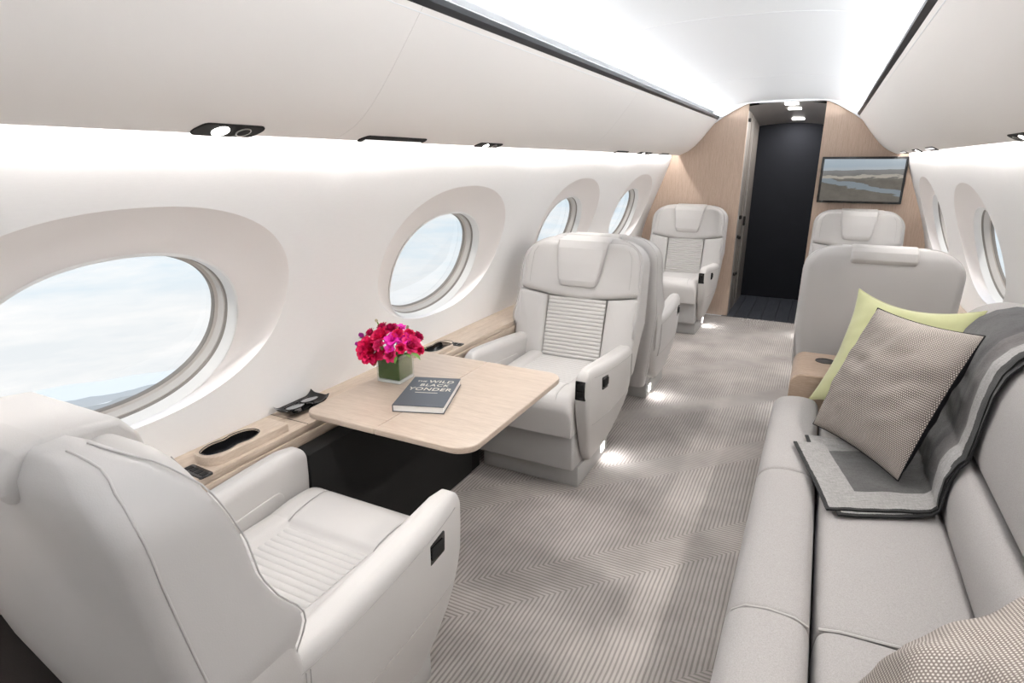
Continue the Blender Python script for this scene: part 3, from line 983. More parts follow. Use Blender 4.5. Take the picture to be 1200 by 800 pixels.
def place_seat(src, x, front_y, facing, label=None, used=set()):
    o = src if src.name not in used else dup(src)
    used.add(src.name)
    if facing > 0:
        o.location = (x, front_y-.45, 0); o.rotation_euler = (0, 0, 0)
    else:
        o.location = (x, front_y+.45, 0); o.rotation_euler = (0, 0, PI)
    if label: o['label'] = label
    o['group'] = 'leather club seats'
    return o
GSEAT = 'leather club seats'
seat_a = make_seat(1, 'pale leather club seat nearest the camera, seen from behind, beside the big window')
seat_b = make_seat(-1, 'pale leather club seat at the wooden table, facing the bouquet')
S1 = place_seat(seat_a, -.695, 1.205, 1)
S2 = place_seat(seat_b, -.695, 2.205, -1)
S3 = place_seat(seat_a, -.695, 3.990, 1, 'grey leather seat standing back to back behind the seat at the table')
S4 = place_seat(seat_b, -.70, 5.03, -1, 'pale leather seat against the wood bulkhead left of the dark doorway')
S5 = place_seat(seat_b, .665, 4.10, 1, 'grey leather seat seen from behind past the green cushion and sofa end')
S6 = place_seat(seat_a, .665, 5.03, -1, 'pale leather seat against the bulkhead below the wall screen')
# the courtesy light each plinth throws on the carpet
for o, m, fc in ((S1, 1, 1), (S2, -1, -1), (S3, 1, 1), (S4, -1, -1), (S5, -1, 1), (S6, 1, -1)):
    p = o.matrix_basis @ Vector((m*.252, -.43+.45, .055))
    d = (o.matrix_basis.to_3x3() @ Vector((m, 0, -.35)))
    area('plinth_lamp', p, d, .05, .04, 0.55, (1, 1, 1))

# ------------------------------------------------------------------ window ledges
def ledge(side, a, b, label):
    root = thing('side_ledge', label, 'ledge', (side*1.1, (a+b)/2, 0))
    inv = Matrix.Translation(root.location).inverted()
    def fin(o): o.data.transform(inv); o.parent = root; return o
    mb = MB()
    n = 2
    mb.box(min(side*1.03, side*1.212), max(side*1.03, side*1.196), a, b, .575, .600, .003, 2)
    fin(mb.build('ledge_top', OAK))
    mb = MB(); mb.box(min(side*1.026, side*1.19), max(side*1.026, side*1.19), a, b, .525, .574, .003, 2); fin(mb.build('fascia', OAK))
    mb = MB(); mb.box(min(side*1.032, side*1.05), max(side*1.032, side*1.05), a, b, .0, .525); fin(mb.build('lower_panel', DADO if side < 0 else CREAMPANEL, smooth=0))
    return root, fin
led, fin = ledge(-1, -2.9, 5.93, 'pale oak ledge running under the left windows behind the seats and table')
def cup_plate(y0, y1, z0, z1, flip=False):
    """Raised oak plate with a black double cup well."""
    yc = (y0+y1)/2
    N = 64
    hl = (y1-y0)/2; cx = -1.096; hw = .052
    outer = rpoly([(cx-hw, y0), (cx+hw, y0), (cx+hw, y1), (cx-hw, y1)], [.045, .045, .008, .008] if not flip else [.008, .008, .045, .045], 8, .02)
    yw = yc-.035 if not flip else yc+.035
    def peanut(a, k=1.0):
        L, W = .092*k, .040*k
        y = L*math.cos(a); x = W*math.sin(a)*(1-.22*math.exp(-(y/.025)**2))
        x = math.copysign(abs(math.sin(a))**.75*W*(1-.25*math.exp(-(y/.025)**2)), math.sin(a))
        return (cx+x, yw+y)
    inner = []
    for (x, y) in outer:
        an = math.atan2((x-cx)/.5, (y-yw))
        inner.append(peanut(an))
    mb = MB()
    R = [[(x, y, z0) for x, y in outer], [(x, y, z1-.006) for x, y in outer], [(x, y, z1-.002) for x, y in inset(outer, .002)], [(x, y, z1) for x, y in inset(outer, .007)],
         [(x, y, z1) for x, y in inner], [(x, y, z0+.001) for x, y in inner]]
    mb.rings(R, True)
    pl = fin(mb.build('cup_plate', OAK, smooth=40))
    mb = MB()
    mb.rings([[(x, y, z1+.0012) for x, y in inset(inner, -.004)], [(x, y, z1+.002) for x, y in inset(inner, -.001)], [(x, y, z0+.002) for x, y in inset(inner, .004)]], True, False, True)
    o = mb.build('cup_well', BLACKGLOSS, smooth=40); o.data.transform(inv_led); o.parent = pl
    return pl
inv_led = Matrix.Translation(led.location).inverted()
cup_plate(.955, 1.235, .600, .628)
cup_plate(2.02, 2.24, .600, .620, True)
def switch_panel(y, x, rot):
    mb = MB()
    po = rpoly([(-.047, -.020), (.047, -.020), (.047, .020), (-.047, .020)], .006, 4)
    M3 = Matrix.Translation((x, y, .600)) @ Matrix.Rotation(rot, 4, 'Z')
    pad(mb, po, -.002, .004, lambda u, v, d: tuple(M3 @ Vector((u, v, d))), 0, .002)
    sp = fin(mb.build('switch_panel', BLACKGLOSS))
    for k in range(4):
        mb = MB()
        c = -.033+k*.022
        mb.box(c-.008, c+.008, -.010, .010, .0035, .0055, .001, 1, lambda a_, b_, c_: tuple(M3 @ Vector((a_, b_, c_))))
        o = mb.build('button', BLACKMATTE); o.data.transform(inv_led); o.parent = sp
switch_panel(.925, -1.070, -.06)
switch_panel(2.275, -1.085, .05)
for y in (.885, 1.30):
    mb = MB(); mb.box(-1.20, -1.031, y-.001, y+.001, .5995, .6006); fin(mb.build('lid_joint', BLACKMATTE, smooth=0))
ledge(1, 3.20, 5.93, 'pale oak ledge under the right windows beside the two right seats')

# ------------------------------------------------------------------ table
tb = thing('table', 'pale oak fold-out table with rounded corners between two facing seats', 'table', (-.70, 1.61, 0))
TX0, TX1, TXM, TY0, TY1 = -1.012-.0, -.398, -.727, 1.265, 1.962
def leaf(x0, x1, rads, name):
    mb = MB()
    po = rpoly([(x0, TY0), (x1, TY0), (x1, TY1), (x0, TY1)], rads, 8)
    pad(mb, po, .642, .662, lambda u, v, d: (u+.70, v-1.61, d), .004, .004)
    return mb.build(name, OAK_TABLE, tb, smooth=30)
leaf(TX0, TXM-.0008, [.045, .003, .003, .045], 'inner_leaf')
leaf(TXM+.0008, TX1, [.003, .065, .065, .003], 'outer_leaf')
mb = MB(); mb.box(-.20, .10, -.26, .26, .600, .6425, .006, 2); mb.build('slide_frame', BLACKMATTE, tb)
ped = thing('table_pedestal', 'black fabric panel closing the space below the table and ledge', 'panel', (-.98, 1.60, 0))
mb = MB(); mb.box(-.045, .03, -.385, .60, .0, .545, .006, 2); mb.build('panel', BLACKMATTE, ped)
mb = MB(); mb.box(-.045, .027, .602, .675, .0, .11, .004, 2); mb.build('kick_panel', BLACKMATTE, ped)

# ------------------------------------------------------------------ book
bk = thing('book', 'dark blue hardback book with pale lettering lying on the table', 'book', (-.719, 1.542, .662), math.radians(19.5))
bw, bl, bt = .083, .130, .024
mb = MB()
mb.box(-bw, bw, -bl, bl, 0, .0022, .0008, 1); mb.box(-bw, bw, -bl, bl, bt-.0022, bt, .0008, 1); mb.box(-bw-.0015, -bw+.001, -bl, bl, 0, bt, .0008, 1)
cv_ = mb.build('cover', COVER, bk)
mb = MB(); mb.box(-bw+.001, bw-.003, -bl+.003, bl-.003, .0022, bt-.0022); mb.build('page_block', WHITEPAPER, bk, smooth=0)
def lettering(txt, x, y, size, sx, name, space=1.0, shear=0.0):
    cu = bpy.data.curves.new(name, 'FONT')
    cu.body = txt; cu.size = size; cu.align_x = 'CENTER'; cu.space_character = space; cu.shear = shear; cu.extrude = .00012; cu.offset = size*.012
    tmp = bpy.data.objects.new(name, cu)
    COL.objects.link(tmp)
    dg = bpy.context.evaluated_depsgraph_get()
    me = bpy.data.meshes.new_from_object(tmp.evaluated_get(dg))
    bpy.data.objects.remove(tmp)
    me.transform(Matrix.Translation((x, y, bt+.0003)) @ Matrix.Diagonal((sx, 1, 1, 1)))
    me.materials.append(CREAMINK)
    o = bpy.data.objects.new(name, me); COL.objects.link(o); o.parent = bk
    return o
lettering('THE', -.046, .082, .017, 1.1, 'title_lettering', 1.0, .1)
lettering('WILD', .022, .078, .033, 1.0, 'title_lettering', 1.1, .1)
lettering('BLACK', .006, .044, .030, 1.0, 'title_lettering', 1.15, .1)
lettering('YONDER', .0, .004, .036, .95, 'title_lettering', 1.1, .1)
mb = MB(); mb.box(-.042, .034, -.018, -.0145, bt, bt+.0003); mb.build('title_rule', CREAMINK, bk, smooth=0)

# ------------------------------------------------------------------ vase and flowers
VC = Vector((-.930, 1.640, .662))
vs = thing('flower_vase', 'square clear glass vase lined with green leaves on the table', 'vase', VC, math.radians(3))
def sq(h, r, z): return [(x, y, z) for x, y in rpoly([(-h, -h), (h, -h), (h, h), (-h, h)], r, 4)]
mb = MB()
mb.rings([sq(.047, .004, 0), sq(.0495, .006, .003), sq(.0495, .006, .100), sq(.0485, .005, .1015), sq(.0455, .004, .1005), sq(.0455, .004, .012)], True, True, True)
mb.build('glass', VASEGLASS, vs, smooth=40)
mb = MB()
mb.rings([sq(.0435, .004, .013), sq(.0445, .004, .02), sq(.0445, .004, .090)], True, True, True)
mb.build('leaf_lining', WATER_LEAF, vs, smooth=40)
mb = MB()
mb.rings([sq(.047, .005, .0012), sq(.047, .005, .0105)], True, True, True)
mb.build('glass_foot', mat('clear_glass_foot', (0.80, 0.80, 0.80), 0.08, 0.8), vs, smooth=40)

PETAL = {
    'red': mat('petal_red', (0.74, 0.012, 0.105), 0.55, 0.3, vary=0.2), 'pink': mat('petal_pink', (0.80, 0.04, 0.20), 0.55, 0.3, vary=0.2),
    'crimson': mat('petal_crimson', (0.50, 0.006, 0.095), 0.55, 0.3, vary=0.2), 'magenta': mat('petal_magenta', (0.72, 0.016, 0.36), 0.55, 0.3, vary=0.25),
    'purple': mat('petal_purple', (0.36, 0.02, 0.27), 0.55, 0.3, vary=0.2), 'white': BUDWHITE}

def petal(mb, r, L, wd, lean, az, cup, M):
    """A cupped petal rising from the flower base."""
    n1, n2 = 5, 5
    def fn(u, v):
        s_ = v
        hw = wd*math.sin(PI*min(1, .12+.80*s_))**.8
        t = (u-.5)*2
        rad = r*(1-.0*s_)+L*s_*math.sin(lean*s_**.7)
        hgt = L*s_*math.cos(lean*s_*.9)-cup*0.0
        xx = rad-cup*hw*t*t*1.1
        p = Vector((xx, hw*t, hgt+.06*L*t*t*s_))
        p = Matrix.Rotation(az, 3, 'Z') @ p
        return tuple(M @ p)
    mb.grid(n1, n2, fn)
def rose(name, matl, c, rad, axis, layers, label, group='bouquet flowers', cat='flower', seed=0):
    rnd = random.Random(seed)
    q = Vector(axis).normalized().to_track_quat('Z', 'Y').to_matrix().to_4x4()
    M4 = q
    M3 = q.to_3x3()
    root = thing(name, label, cat, c, 0, group)
    mb = MB()
    for (k, rr, L, wd, lean, cup) in layers:
        for i in range(k):
            az = 2*PI*(i+rnd.random()*.5)/k+rr*17
            petal(mb, rr*rad, L*rad, wd*rad, lean*(1+.2*(rnd.random()-.5)), az, cup, Matrix.Translation((0, 0, -rad*.75)).to_3x3() if False else M3)
    o = mb.build('petals', matl, root, smooth=180, fix=False)
    o.location = M3 @ Vector((0, 0, -rad*.7))
    mb = MB()
    st = Vector((VC.x+(c[0]-VC.x)*.25, VC.y+(c[1]-VC.y)*.25, VC.z+.085))-Vector(c)
    a0 = M3 @ Vector((0, 0, -rad*.72))
    mid = a0.lerp(st, .5)+Vector((0, 0, .01))
    mb.tube([a0, a0.lerp(mid, .6), mid, st], .0022, 6)
    mb.build('stem', LEAFG, root)
    return root
ROSE_L = [(3, .05, 1.25, .42, .12, .9), (4, .16, 1.30, .55, .22, .8), (5, .26, 1.28, .62, .45, .7), (6, .32, 1.22, .66, .80, .55), (7, .34, 1.10, .66, 1.15, .4)]
PEONY_L = [(4, .04, 1.2, .30, .15, .9), (6, .12, 1.25, .34, .28, .8), (8, .22, 1.3, .40, .45, .8), (9, .30, 1.3, .46, .68, .7), (9, .34, 1.22, .5, .95, .5), (9, .36, 1.1, .55, 1.25, .3)]
ORCHID_L = [(3, .06, .8, .3, .5, .5), (5, .10, 1.25, .55, 1.0, .1), (5, .12, 1.05, .5, 1.35, -.2)]
BUD_L = [(3, .05, 1.5, .5, .12, .9), (4, .16, 1.5, .6, .22, .9), (4, .2, 1.3, .6, .4, .9)]
FL = [('peony', 'red', -0.983, 1.571, 0.784, 0.0355), ('rose', 'pink', -0.889, 1.561, 0.779, 0.0176), ('rose', 'red', -0.954, 1.594, 0.839, 0.0261),
      ('orchid', 'magenta', -0.899, 1.588, 0.832, 0.0214), ('orchid', 'magenta', -0.867, 1.613, 0.833, 0.0229), ('rose', 'pink', -0.841, 1.625, 0.811, 0.0267),
      ('rose', 'crimson', -0.849, 1.679, 0.825, 0.0159), ('rose', 'crimson', -0.929, 1.626, 0.859, 0.0188), ('rose', 'crimson', -1.020, 1.618, 0.832, 0.0161),
      ('orchid', 'magenta', -0.907, 1.653, 0.860, 0.0159), ('bud', 'purple', -1.041, 1.598, 0.824, 0.0115), ('bud', 'purple', -1.048, 1.583, 0.794, 0.0107),
      ('rose', 'crimson', -0.985, 1.645, 0.854, 0.0161), ('orchid', 'purple', -1.032, 1.599, 0.799, 0.0153), ('rose', 'red', -0.820, 1.641, 0.789, 0.0149),
      ('rose', 'pink', -0.940, 1.565, 0.811, 0.0166), ('orchid', 'magenta', -0.893, 1.566, 0.804, 0.0147), ('bud', 'white', -0.999, 1.635, 0.874, 0.0069),
      ('bud', 'white', -0.899, 1.683, 0.851, 0.0069), ('rose', 'red', -0.889, 1.613, 0.848, 0.0156), ('rose', 'red', -0.863, 1.645, 0.843, 0.0150), ('rose', 'red', -0.857, 1.584, 0.804, 0.0139)]
FLAB = ['large red peony at the lower left of the bouquet', 'small round pink rose low at the front over the vase rim', 'wide red rose at the upper left of the bouquet',
        'bright magenta blossom in the middle of the bouquet', 'brightest magenta blossom right of the bouquet centre', 'open pink rose at the right of the bouquet',
        'small crimson rose at the far right of the bouquet', 'dark crimson rose at the top centre of the bouquet', 'small crimson rose at the upper left edge of the bouquet',
        'magenta blossom at the top right of the bouquet', 'upper of the two purple buds at the left edge of the bouquet', 'lower of the two purple buds at the left edge of the bouquet',
        'small crimson rose at the top left of the bouquet', 'purple blossom tucked behind the large red peony', 'small red rose at the lower right of the bouquet',
        'small pink rose between the large peony and the magenta blossom', 'low magenta blossom just above the small round pink rose', 'pale bud rising above the top left of the bouquet',
        'pale bud at the top right of the bouquet', 'small red rose behind the central magenta blossom', 'small red rose behind the right magenta blossom', 'small red rose low between pink rose and magenta blossom']
for i, (k, c, x, y, z, r) in enumerate(FL):
    ax = Vector((x, y, z))-Vector((-.925, 1.66, .745))
    if k == 'peony': ax = Vector((ax.x*.6+.1, ax.y-.12, ax.z+.05))
    rose({'peony': 'peony', 'rose': 'rose', 'orchid': 'blossom', 'bud': 'flower_bud'}[k], PETAL[c], (x, y, z), r*1.12, ax,
         {'peony': PEONY_L, 'rose': ROSE_L, 'orchid': ORCHID_L, 'bud': BUD_L}[k], FLAB[i], seed=i)
LV = [((-.922, 1.56, .800), (.01, -.02, .03), .030, 'upright green leaf beside the large red peony'), ((-.957, 1.575, .745), (-.012, -.025, -.020), .034, 'green leaf hanging over the left corner of the vase'),
      ((-.815, 1.60, .784), (.055, -.01, -.012), .048, 'long green leaf pointing right over the table'), ((-.845, 1.595, .782), (.045, -.02, .0), .042, 'green leaf below the open pink rose'),
      ((-.866, 1.565, .772), (.004, -.02, -.022), .028, 'small green leaf hanging over the front of the vase'), ((-1.040, 1.60, .812), (-.03, 0, .004), .026, 'small green leaf at the left edge of the bouquet'),
      ((-.880, 1.60, .870), (.02, 0, .03), .020, 'thin green sprig at the top of the bouquet'), ((-.905, 1.58, .780), (-.01, -.02, .01), .03, 'green leaf between the peony and small pink rose'), ((-.835, 1.66, .79), (.04, .02, .0), .04, 'green leaf at the right behind the pink rose')]
for (c, d, L, lab) in LV:
    d = Vector(d).normalized(); sd = d.cross(Vector((0, 0, 1))).normalized(); up = sd.cross(d)
    mb = MB()
    def fn(u, v):
        s_ = v; hw = L*.20*math.sin(PI*min(1, .06+.94*s_))**.9
        t = (u-.5)*2
        return tuple(d*(L*(s_-.3))+sd*(hw*t)+up*(-.35*L*(s_-.3)**2+hw*.35*t*t))
    mb.grid(5, 8, fn)
    b_ = mb.build('leaf', LEAFG, smooth=180, fix=False)
    b_.location = c
    tag(b_, lab, 'leaf', 'bouquet leaves')

# ------------------------------------------------------------------ valet tray with spectacles
TC = Vector((-1.143, 1.385, .600))
tr = thing('valet_tray', 'black leather tray with upturned ends on the ledge left of the table', 'tray', TC)
mb = MB()
def trayfn(dz):
    def fn(u, v):
        x = (u-.5)*.088; y = (v-.5)*.178
        e = max(0, abs(y)/.089-.62)/.38
        z = .004+.019*e**2.2+.010*max(0, abs(x)/.044-.6)/.4
        return (x, y, z+dz)
    return fn
mb.grid(13, 25, trayfn(0)); mb.grid(13, 25, trayfn(.003))
mb.build('tray_leather', BLACKGLOSS, tr, smooth=60)
sg = thing('spectacles', 'folded spectacles with dark frame lying in the black tray', 'glasses', TC+Vector((.006, -.002, .008)), math.radians(4))
for s_ in (-1, 1):
    mb = MB()
    ov = [(.027*math.cos(2*PI*k/24), s_*.036+.031*math.sin(2*PI*k/24)) for k in range(24)]
    pad(mb, ov, .004, .0065, lambda u, v, d: (u, v, d+.010*(u/.027+1)*.5+.004), 0, .001, .002)
    ln = mb.build('lens', LENS, sg, smooth=60)
    mb = MB(); mb.tube([(u, v, .0055+.010*(u/.027+1)*.5+.004) for u, v in ov], .0022, 6, True); mb.build('rim', BLACKGLOSS, ln)
mb = MB(); mb.tube([(-.01, -.006, .014), (-.014, 0, .016), (-.01, .006, .014)], .0018, 6)
mb.tube([(.0, -.066, .012), (-.022, -.058, .010), (-.030, 0, .008), (-.030, .05, .007)], .0018, 6)
mb.tube([(.0, .066, .012), (-.026, .058, .011), (-.034, 0, .010), (-.034, -.05, .009)], .0018, 6)
mb.build('temples', BLACKGLOSS, sg)

# ------------------------------------------------------------------ sofa
sf = thing('sofa', 'long grey woven divan sofa along the right wall', 'sofa', (.70, .95, 0))
inv = Matrix.Translation(sf.location).inverted()
def fin(o, p=sf):
    o.data.transform(inv); o.parent = p; return o
SY = [-1.62, -.90, -.18, .54, 1.26, 1.98, 2.70]
def sofa_roll(name, prof, ya, yb, er=.014, mat_=SOFA, crown=0.0):
    """Closed (x,z) profile swept along the cabin with rounded ends."""
    mb = MB(); R = []
    pr = [Vector(p) for p in prof]
    for _ in range(3):
        pr = [q for i in range(len(pr)) for q in (pr[i].lerp(pr[(i+1) % len(pr)], .25), pr[i].lerp(pr[(i+1) % len(pr)], .75))]
    pr = [tuple(p) for p in pr]
    for t in range(5):
        a = PI/2*t/4
        R.append((inset(pr, er*(1-math.sin(a))), ya+er*(1-math.cos(a))))
    n = 8
    for t in range(1, n): R.append((pr, ya+er+(yb-ya-2*er)*t/n))
    for t in range(5):
        a = PI/2*(1-t/4)
        R.append((inset(pr, er*(1-math.sin(a))), yb-er*(1-math.cos(a))))
    rr = []
    for P, y in R:
        b_ = crown*math.sin(PI*min(1, max(0, (y-ya)/(yb-ya))))
        rr.append([(x, y, z+b_*max(0, min(1, (z-.40)/.04))) for x, z in P])
    mb.rings(rr, True, True, True)
    return fin(mb.build(name, mat_, smooth=60))
for i in range(len(SY)-1):
    a, b = SY[i]+.0015, SY[i+1]-.0015
    sofa_roll('front_bolster', [(.298, .34), (.296, .39), (.306, .425), (.335, .449), (.385, .458), (.44, .455), (.468, .440), (.478, .40), (.478, .30), (.33, .29), (.305, .30)], a, b, .012)
    sofa_roll('seat_cushion', [(.483, .30), (.483, .415), (.495, .443), (.53, .452), (.64, .455), (.76, .452), (.80, .445), (.812, .42), (.812, .30)], a, b, .012, crown=.004)
sofa_roll('lumbar_roll', [(.82, .36), (.806, .42), (.797, .47), (.795, .52), (.803, .565), (.82, .597), (.842, .607), (.866, .600), (.93, .56), (.95, .38)], SY[0], 2.70, .02)
BACKP = [(.868, .598), (.850, .622), (.848, .67), (.856, .74), (.868, .81), (.886, .865), (.912, .902), (.952, .928), (1.0, .943), (1.05, .941), (1.085, .925), (1.10, .86), (1.13, .70), (1.13, .5), (.94, .5), (.90, .56)]
sofa_roll('backrest', BACKP, SY[0], 2.70, .05)
mb = MB(); mb.box(.335, 1.09, SY[0], 2.70, .06, .30, .01, 2); fin(mb.build('base_panel', SUEDE))
mb = MB(); mb.box(.37, 1.05, SY[0]+.05, 2.66, .0, .06); fin(mb.build('plinth', BLACKMATTE, smooth=0))
mb = MB()
mb.tube([(x-.0, 1.26, z) for x, z in [(.300, .38), (.312, .424), (.338, .446), (.385, .454), (.44, .451), (.47, .437)]], .0035, 6)
mb.tube([(x, 1.26, z) for x, z in [(.49, .440), (.53, .449), (.64, .4555), (.76, .449), (.80, .442)]], .0035, 6)
fin(mb.build('seam', PIPING))

# wooden console at the sofa's far end
cs = thing('side_console', 'brown oak console with a cup well between sofa and grey seat', 'console', (.60, 2.96, 0))
N = 24
def cyl(cx, cy, r, z): return [(cx+r*math.cos(2*PI*k/N), cy+r*math.sin(2*PI*k/N), z) for k in range(N)]
mb = MB()
prof = rpoly([(-.250, .10), (.36, .10), (.36, .53), (-.250, .53)], [.006, .006, .006, .05], 6)
mb.rings([[(x, -.185, z) for x, z in inset(prof, .004)], [(x, -.181, z) for x, z in prof], [(x, .181, z) for x, z in prof], [(x, .185, z) for x, z in inset(prof, .004)]], True, True, True)
mb.build('body', OAK_DARK, cs, smooth=30)
mb = MB()
mb.rings([cyl(-.115, .06, .043, .5305), cyl(-.115, .06, .042, .5325), cyl(-.115, .06, .039, .5325), cyl(-.115, .06, .037, .5308)], True, False, True)
mb.build('cup_well', BLACKGLOSS, cs, smooth=30)
mb = MB(); mb.box(-.21, .30, -.16, .16, 0, .10); mb.build('plinth', BLACKMATTE, cs, smooth=0)

# ------------------------------------------------------------------ cushions
def cushion(name, label, center, e1, e2, S, T, front, back, seed, group='sofa cushions', pinch=0.10):
    """Square cushion; e1/e2 = its in-plane axes."""
    rnd = random.Random(seed)
    e1 = Vector(e1).normalized(); e2 = Vector(e2); e2 = (e2-e1*e2.dot(e1)).normalized(); nn = e1.cross(e2)
    root = thing(name, label, 'cushion', center, 0, group)
    n = 44; off = Vector((seed*3.1, 1.7, 0))
    def pos(u, v, sg):
        a, b = u*2-1, v*2-1
        a = math.sin(a*PI/2)*.55+a*.45; b = math.sin(b*PI/2)*.55+b*.45
        x = a*(1-pinch*.8*(1-b*b)*abs(a)**2); y = b*(1-pinch*(1-a*a)*abs(b)**2)
        prof = max(0, 1-abs(a)**2.4)**.55*max(0, 1-abs(b)**2.4)**.55
        wr = mnoise.noise(Vector((a*1.6, b*1.6, 0))+off)*.24+mnoise.noise(Vector((a*3+b, b*5-a*2, 3))+off)*.13
        wr += .20*math.exp(-((b+.25-.35*a+.25*a*a)/.10)**2)*max(0, a+.1)-.16*math.exp(-((b+.02-.30*a)/.08)**2)*max(0, a)
        edge = 1-(1-abs(a))*(1-abs(b))
        rip = .05*math.sin(9*math.atan2(b, a)+seed)*max(0, edge-.55)*(1 if prof > .02 else 0)
        d = sg*T*prof*(1+wr+rip)
        p = e1*(x*S/2)+e2*(y*S/2)+nn*d
        return tuple(p)
    for sg, m_, nm in ((1, front, 'cushion_front'), (-1, back, 'cushion_back')):
        mb = MB()
        mb.grid(n, n, lambda u, v: pos(u, v, sg))
        o = mb.build(nm, m_, root, smooth=180, fix=False)
        uvl = o.data.uv_layers.new(name='UVMap')
        for lp in o.data.loops:
            i, j = divmod(lp.vertex_index, n)
            uvl.data[lp.index].uv = (i/(n-1), j/(n-1))
    mb = MB()
    per = [(i/40, 0) for i in range(40)]+[(1, i/40) for i in range(40)]+[(1-i/40, 1) for i in range(40)]+[(0, 1-i/40) for i in range(40)]
    mb.tube([pos(u, v, 0) for u, v in per], .0022, 5, True)
    mb.build('piping', back, root)
    return root
def from_corners(bl, br, tr_, tl):
    bl, br, tr_, tl = map(Vector, (bl, br, tr_, tl))
    c = (bl+br+tr_+tl)/4
    return c, (br-bl+tr_-tl), (tl-bl+tr_-br)
c, a1, a2 = from_corners((.474, 2.364, .489), (.686, 1.981, .510), (.823, 2.099, .928), (.611, 2.482, .889))
cushion('cushion', 'grey brown dotted cushion leaning on the green cushion and throw', c, a1, a2, .485, .080, DOTS_FAR, CUSHIONBACK, 3, pinch=.06)
c, a1, a2 = from_corners((.461, 2.700, .470), (.777, 2.39, .488), (.902, 2.532, .904), (.586, 2.83, .886))
cushion('cushion', 'lime green velvet cushion at the far end of the sofa', c, a1, a2, .51, .055, VELVET, VELVET, 5, pinch=.20)
cushion('cushion', 'beige dotted cushion in the near corner of the sofa, cut off by the frame', (.715, .825, .675), (.12, -1, 0.20), (.62, .20, .60), .56, .105, DOTS, DOTS, 8)

# ------------------------------------------------------------------ throw over the sofa
def throw_path():
    pts = [(.395, .462), (.44, .463), (.47, .462), (.50, .461), (.56, .464), (.64, .466), (.72, .467), (.765, .470), (.787, .485), (.789, .52), (.795, .57), (.815, .612), (.832, .632), (.839, .68), (.846, .74), (.858, .815),
           (.877, .875), (.906, .914), (.95, .940), (1.0, .955), (1.05, .953), (1.09, .935), (1.112, .86), (1.12, .80)]
    P = [Vector((x, 0, z)) for x, z in pts]
    L = [0]
    for i in range(1, len(P)): L.append(L[-1]+(P[i]-P[i-1]).length)
    return P, L
TP, TL = throw_path()
def at_path(s_):
    s_ = max(0, min(TL[-1], s_))
    for i in range(len(TL)-1):
        if s_ <= TL[i+1]:
            t = (s_-TL[i])/(TL[i+1]-TL[i])
            return TP[i].lerp(TP[i+1], t)
    return TP[-1]
def throw_layer(name, near, far, start, lift, parent, thick=.005, seed=0):
    """near/far: Y of the two long edges as a function of path length; start: path length of the end edge for v."""
    nu, nv = 90, 36
    mb = MB(); uv = []
    lay = []
    for sgn in (0, 1):
        base = len(mb.v)
        for i in range(nu):
            for j in range(nv):
                v = j/(nv-1)
                s0 = start(v)
                s_ = s0+(TL[-1]-s0)*i/(nu-1)
                p = at_path(s_)
                q = at_path(s_+.01)-at_path(s_-.01)
                nrm = Vector((-q.z, 0, q.x)).normalized()
                y = lerp(near(s_), far(s_), v)
                wob = .005*mnoise.noise(Vector((s_*7, y*7, seed)))+.0025*mnoise.noise(Vector((s_*22, y*22, seed+5)))
                pt = Vector((p.x, y, p.z))+nrm*(lift+thick*(1-sgn)+max(-.003, wob))
                mb.v.append(tuple(pt))
                uv.append((s_-s0, v*(far(s_)-near(s_))))
        for i in range(nu-1):
            for j in range(nv-1):
                a = base+i*nv+j
                mb.f.append((a, a+nv, a+nv+1, a+1))
        lay.append(base)
    b0, b1 = lay
    def strip(ids):
        for k in range(len(ids)-1): mb.f.append((b0+ids[k], b0+ids[k+1], b1+ids[k+1], b1+ids[k]))
    strip([i*nv for i in range(nu)]); strip([i*nv+nv-1 for i in range(nu)]); strip(list(range(nv))); strip([(nu-1)*nv+j for j in range(nv)])
    o = mb.build(name, THROW, parent, smooth=60, fix=False)
    uvl = o.data.uv_layers.new(name='UVMap')
    for lp in o.data.loops: uvl.data[lp.index].uv = uv[lp.vertex_index]
    return o
blk = thing('throw_blanket', 'grey and charcoal striped wool throw draped over sofa back and seat', 'blanket')
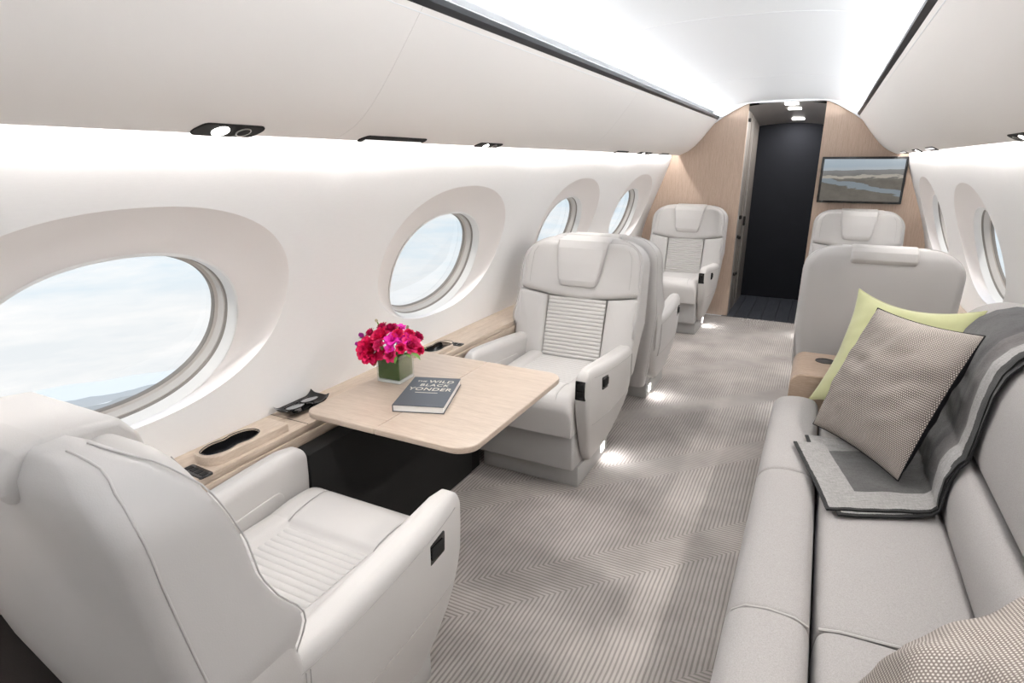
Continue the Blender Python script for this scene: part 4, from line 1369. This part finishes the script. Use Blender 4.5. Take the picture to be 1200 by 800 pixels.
SJ = TL[8]
nearT = lambda s_: 1.735+.115*min(1, max(0, s_-.10)/(SJ-.10))+.10*max(0, min(1, (s_-SJ)/.5))
farT = lambda s_: 2.165+.10*min(1, s_/SJ)+.14*max(0, min(1, (s_-SJ)/.5))
throw_layer('top_fold', nearT, farT, lambda v: .105*(1-v), .008, blk)
throw_layer('under_fold', lambda s_: nearT(s_)-.012-.010*math.sin(s_*9), lambda s_: farT(s_)+.08, lambda v: .135*(1-v)+.035*v, .0015, blk, .005, 3)

# ------------------------------------------------------------------ outside: sea of cloud with hazy hills
HAZE = mat('mist', (0.96, 0.93, 0.88), 1.0, 0.0)
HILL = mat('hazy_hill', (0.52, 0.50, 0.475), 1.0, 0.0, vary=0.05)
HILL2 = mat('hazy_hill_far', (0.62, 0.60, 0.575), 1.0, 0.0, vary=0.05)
H = -2500.0
def cloud_sea():
    mb = MB(); R = []
    for r in [60, 600, 1500, 2600, 3600, 4600, 5600, 6400, 7000, 7600, 8300]:
        R.append([(r*math.cos(2*PI*k/160), r*math.sin(2*PI*k/160), H+70*mnoise.noise(Vector((r*math.cos(2*PI*k/160)/900, r*math.sin(2*PI*k/160)/500, 1.3)))) for k in range(160)])
    mb.rings(R, True)
    return struct(mb.build('terrain', HAZE, smooth=180))
cs_ = cloud_sea()
def ridge(r0, hmax, m_, seed, name):
    mb = MB(); R = [[], [], [], []]
    for k in range(361):
        a = 2*PI*k/360
        h = hmax*max(.05, .42+.55*mnoise.noise(Vector((math.cos(a)*9, math.sin(a)*9, seed)))+.25*mnoise.noise(Vector((math.cos(a)*30, math.sin(a)*30, seed))))
        c, s_ = math.cos(a), math.sin(a)
        for i, (dr, hh) in enumerate(((-260, -60), (-130, h*.45), (0, h), (300, -60))):
            R[i].append(((r0+dr)*c, (r0+dr)*s_, H+hh))
    mb.rings(R, False)
    return struct(mb.build(name, m_, smooth=180))
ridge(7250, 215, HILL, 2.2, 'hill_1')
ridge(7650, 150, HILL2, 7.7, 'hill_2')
